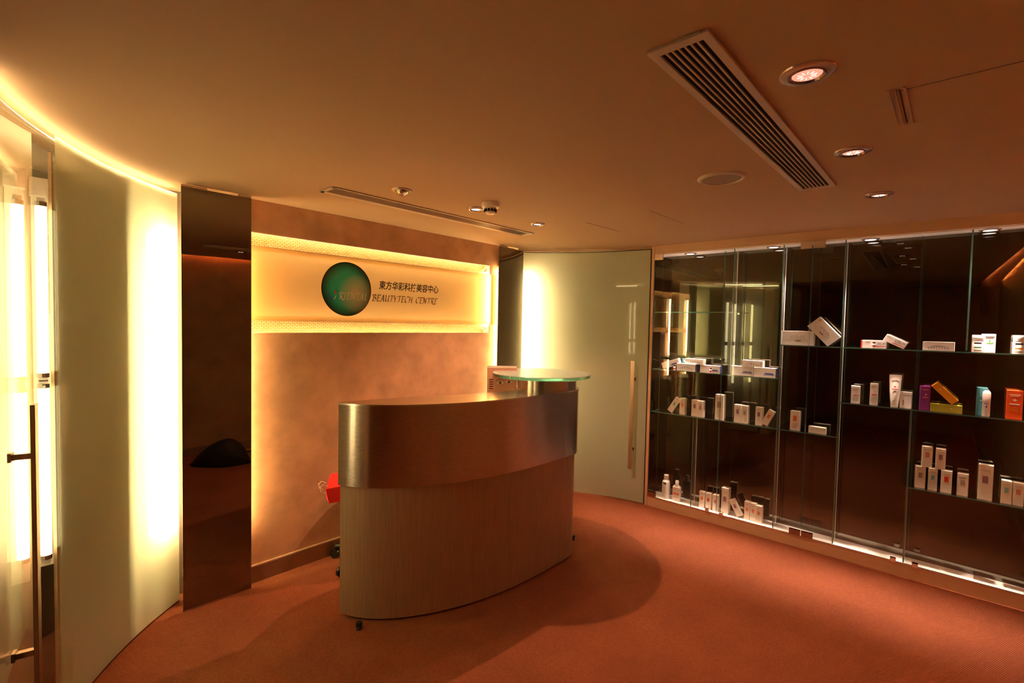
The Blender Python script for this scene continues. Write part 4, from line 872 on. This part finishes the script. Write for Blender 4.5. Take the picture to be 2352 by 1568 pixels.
o = carton('blue carton behind the white stick bottle on the fifth shelf', 2.090, Z5, 0.046, 0.168, 0.040, t=0.072, body='tealc', yaw=3); cross_mark(o, 'lightprint', 0.026, 0.120, 0.005); small_print(o, 'lightprint', [(0.3, 0.52, 0.8, 0.54)]); small_print(o, 'ink', [(0.2, 0.62, 0.8, 0.64)])
b = bottle('bottle', 'slim white round-topped bottle before the blue carton', 2.130, Z5, [(0.015, 0), (0.018, 0.003), (0.018, 0.095), (0, 0.095)], [(0.0185, 0.095), (0.0185, 0.138), (0.015, 0.150), (0.008, 0.156), (0, 0.157)], t=0.050)
q = MB(); q.box((-0.010, -0.0188, 0.076), (0.010, -0.0180, 0.079)); q.box((-0.004, -0.0188, 0.055), (0.004, -0.0180, 0.063)); q.build('printed_line', 'blue', b)
o = carton('bright orange-red carton at the right end of the fifth shelf', 2.214, Z5, 0.068, 0.168, 0.05, t=0.045, body='redc', yaw=-3); cross_mark(o, 'lightprint', 0.034, 0.112, 0.009); small_print(o, 'lightprint', [(0.15, 0.84, 0.85, 0.86), (0.25, 0.80, 0.75, 0.815), (0.20, 0.50, 0.80, 0.54)]); small_print(o, 'orangec', [(0.22, 0.40, 0.78, 0.41), (0.22, 0.36, 0.78, 0.37), (0.22, 0.32, 0.78, 0.33), (0.22, 0.28, 0.78, 0.29)])
# sixth shelf (z 0.59)
B6 = 'cartonbeige'
data6 = [(1.822, Z6, 0.049, 0.137, 8, 'grey', 'cream carton with grey square, leftmost of the bottom row on the lowest shelf'),
 (1.884, Z6, 0.044, 0.136, 2, 'teal', 'cream carton with teal square, second of the bottom row on the lowest shelf'),
 (1.944, Z6, 0.052, 0.139, -3, 'red', 'cream carton with red square, third of the bottom row on the lowest shelf'),
 (2.020, Z6, 0.050, 0.136, -6, 'grey', 'cream carton with grey square standing alone left of the tall lowest-shelf carton'),
 (2.112, Z6, 0.064, 0.212, -7, 'plum', 'tall cream carton with dark square on the lowest shelf'),
 (2.213, Z6, 0.046, 0.136, -4, 'teal', 'cream carton with teal square right of the tall lowest-shelf carton'),
 (2.262, Z6, 0.046, 0.136, -3, 'rose', 'cream carton with plum square at the right end of the lowest shelf'),
 (1.850, Z6+0.1405, 0.050, 0.133, 8, 'rose', 'cream carton with red square stacked at upper left on the lowest shelf'),
 (1.915, Z6+0.1405, 0.047, 0.131, 1, 'plum', 'cream carton with plum square stacked at upper right of the little pyramid')]
for s, z, w_, h_, yw, m_, lab in data6:
    o = carton(lab, s, z, w_, h_ if z > Z6 else (0.1395 if s < 2.0 else h_), 0.045, t=0.045, yaw=yw, body=B6); stamp(o, m_, 0.013 if h_ > 0.2 else None)

def split_loose(o):
    # one object per separate piece, same name, parent and material
    me = o.data; n = len(me.vertices); par = list(range(n))
    def find(a):
        while par[a] != a: par[a] = par[par[a]]; a = par[a]
        return a
    for e in me.edges: par[find(e.vertices[0])] = find(e.vertices[1])
    isl = {}
    for p in me.polygons: isl.setdefault(find(p.vertices[0]), []).append(p)
    if len(isl) < 2: return
    base = o.name.split('.')[0]
    for ps in isl.values():
        q = MB(); mp = {}
        for p in ps:
            for v in p.vertices:
                if v not in mp: mp[v] = len(q.v); q.v.append(tuple(me.vertices[v].co))
            q.f.append(tuple(mp[v] for v in p.vertices)); q.mi.append(p.material_index)
        m2 = bpy.data.meshes.new(base); m2.from_pydata(q.v, [], q.f)
        for mt in me.materials: m2.materials.append(mt)
        m2.polygons.foreach_set('material_index', q.mi)
        if ps[0].use_smooth: m2.polygons.foreach_set('use_smooth', [True]*len(q.f)); m2.set_sharp_from_angle(angle=R(35))
        c = bpy.data.objects.new(base, m2); COL.objects.link(c); c.parent = o.parent; c.matrix_basis = o.matrix_basis.copy()
    bpy.data.objects.remove(o)
SPLIT = {'edge_clip', 'shelf_clip', 'end_cap', 'lamp_holder', 'polished_edge', 'standoff', 'shelf_support', 'side_panel', 'shelf_support', 'vent_slot'}
for o in list(bpy.data.objects):
    if o.type == 'MESH' and o.name.split('.')[0] in SPLIT and not o.children: split_loose(o)
GRP = {'Z': 0}
for o in bpy.data.objects:
    if o.parent is None and 'category' in o and 'group' not in o:
        n_ = o.name.split('.')[0]; z = o.matrix_basis.translation.z
        if n_ in ('carton', 'gel_box', 'jar', 'vial', 'bottle', 'squeeze_tube'):
            shelf = 'case floor' if z < 0.5 else 'lowest shelf' if z < 0.8 else 'third shelf' if z < 1.05 else 'fifth shelf' if z < 1.20 else 'second shelf' if z < 1.45 else 'fourth shelf'
            kind_ = {'carton': 'product cartons', 'gel_box': 'large gel boxes', 'jar': 'white jars', 'vial': 'tiny vials', 'bottle': 'white bottles', 'squeeze_tube': None}[n_]
            if kind_: o['group'] = kind_+' on the '+shelf
        elif n_ == 'mirror_panel': o['group'] = 'mirror panels flanking the sign'
        elif n_ == 'fluorescent_tube': o['group'] = 'fluorescent tubes of the room'
        elif n_ == 'lamp_batten': o['group'] = 'lamp battens behind the left glass'
        elif n_ == 'downlight': o['group'] = 'spots in the case top' if z < 2.25 else 'ceiling downlights'
        elif n_ == 'slot_diffuser': o['group'] = 'slot diffusers in the ceiling'
for o in list(bpy.data.objects):
    for k in ('_w', '_h', '_px', '_d'):
        if k in o: del o[k]
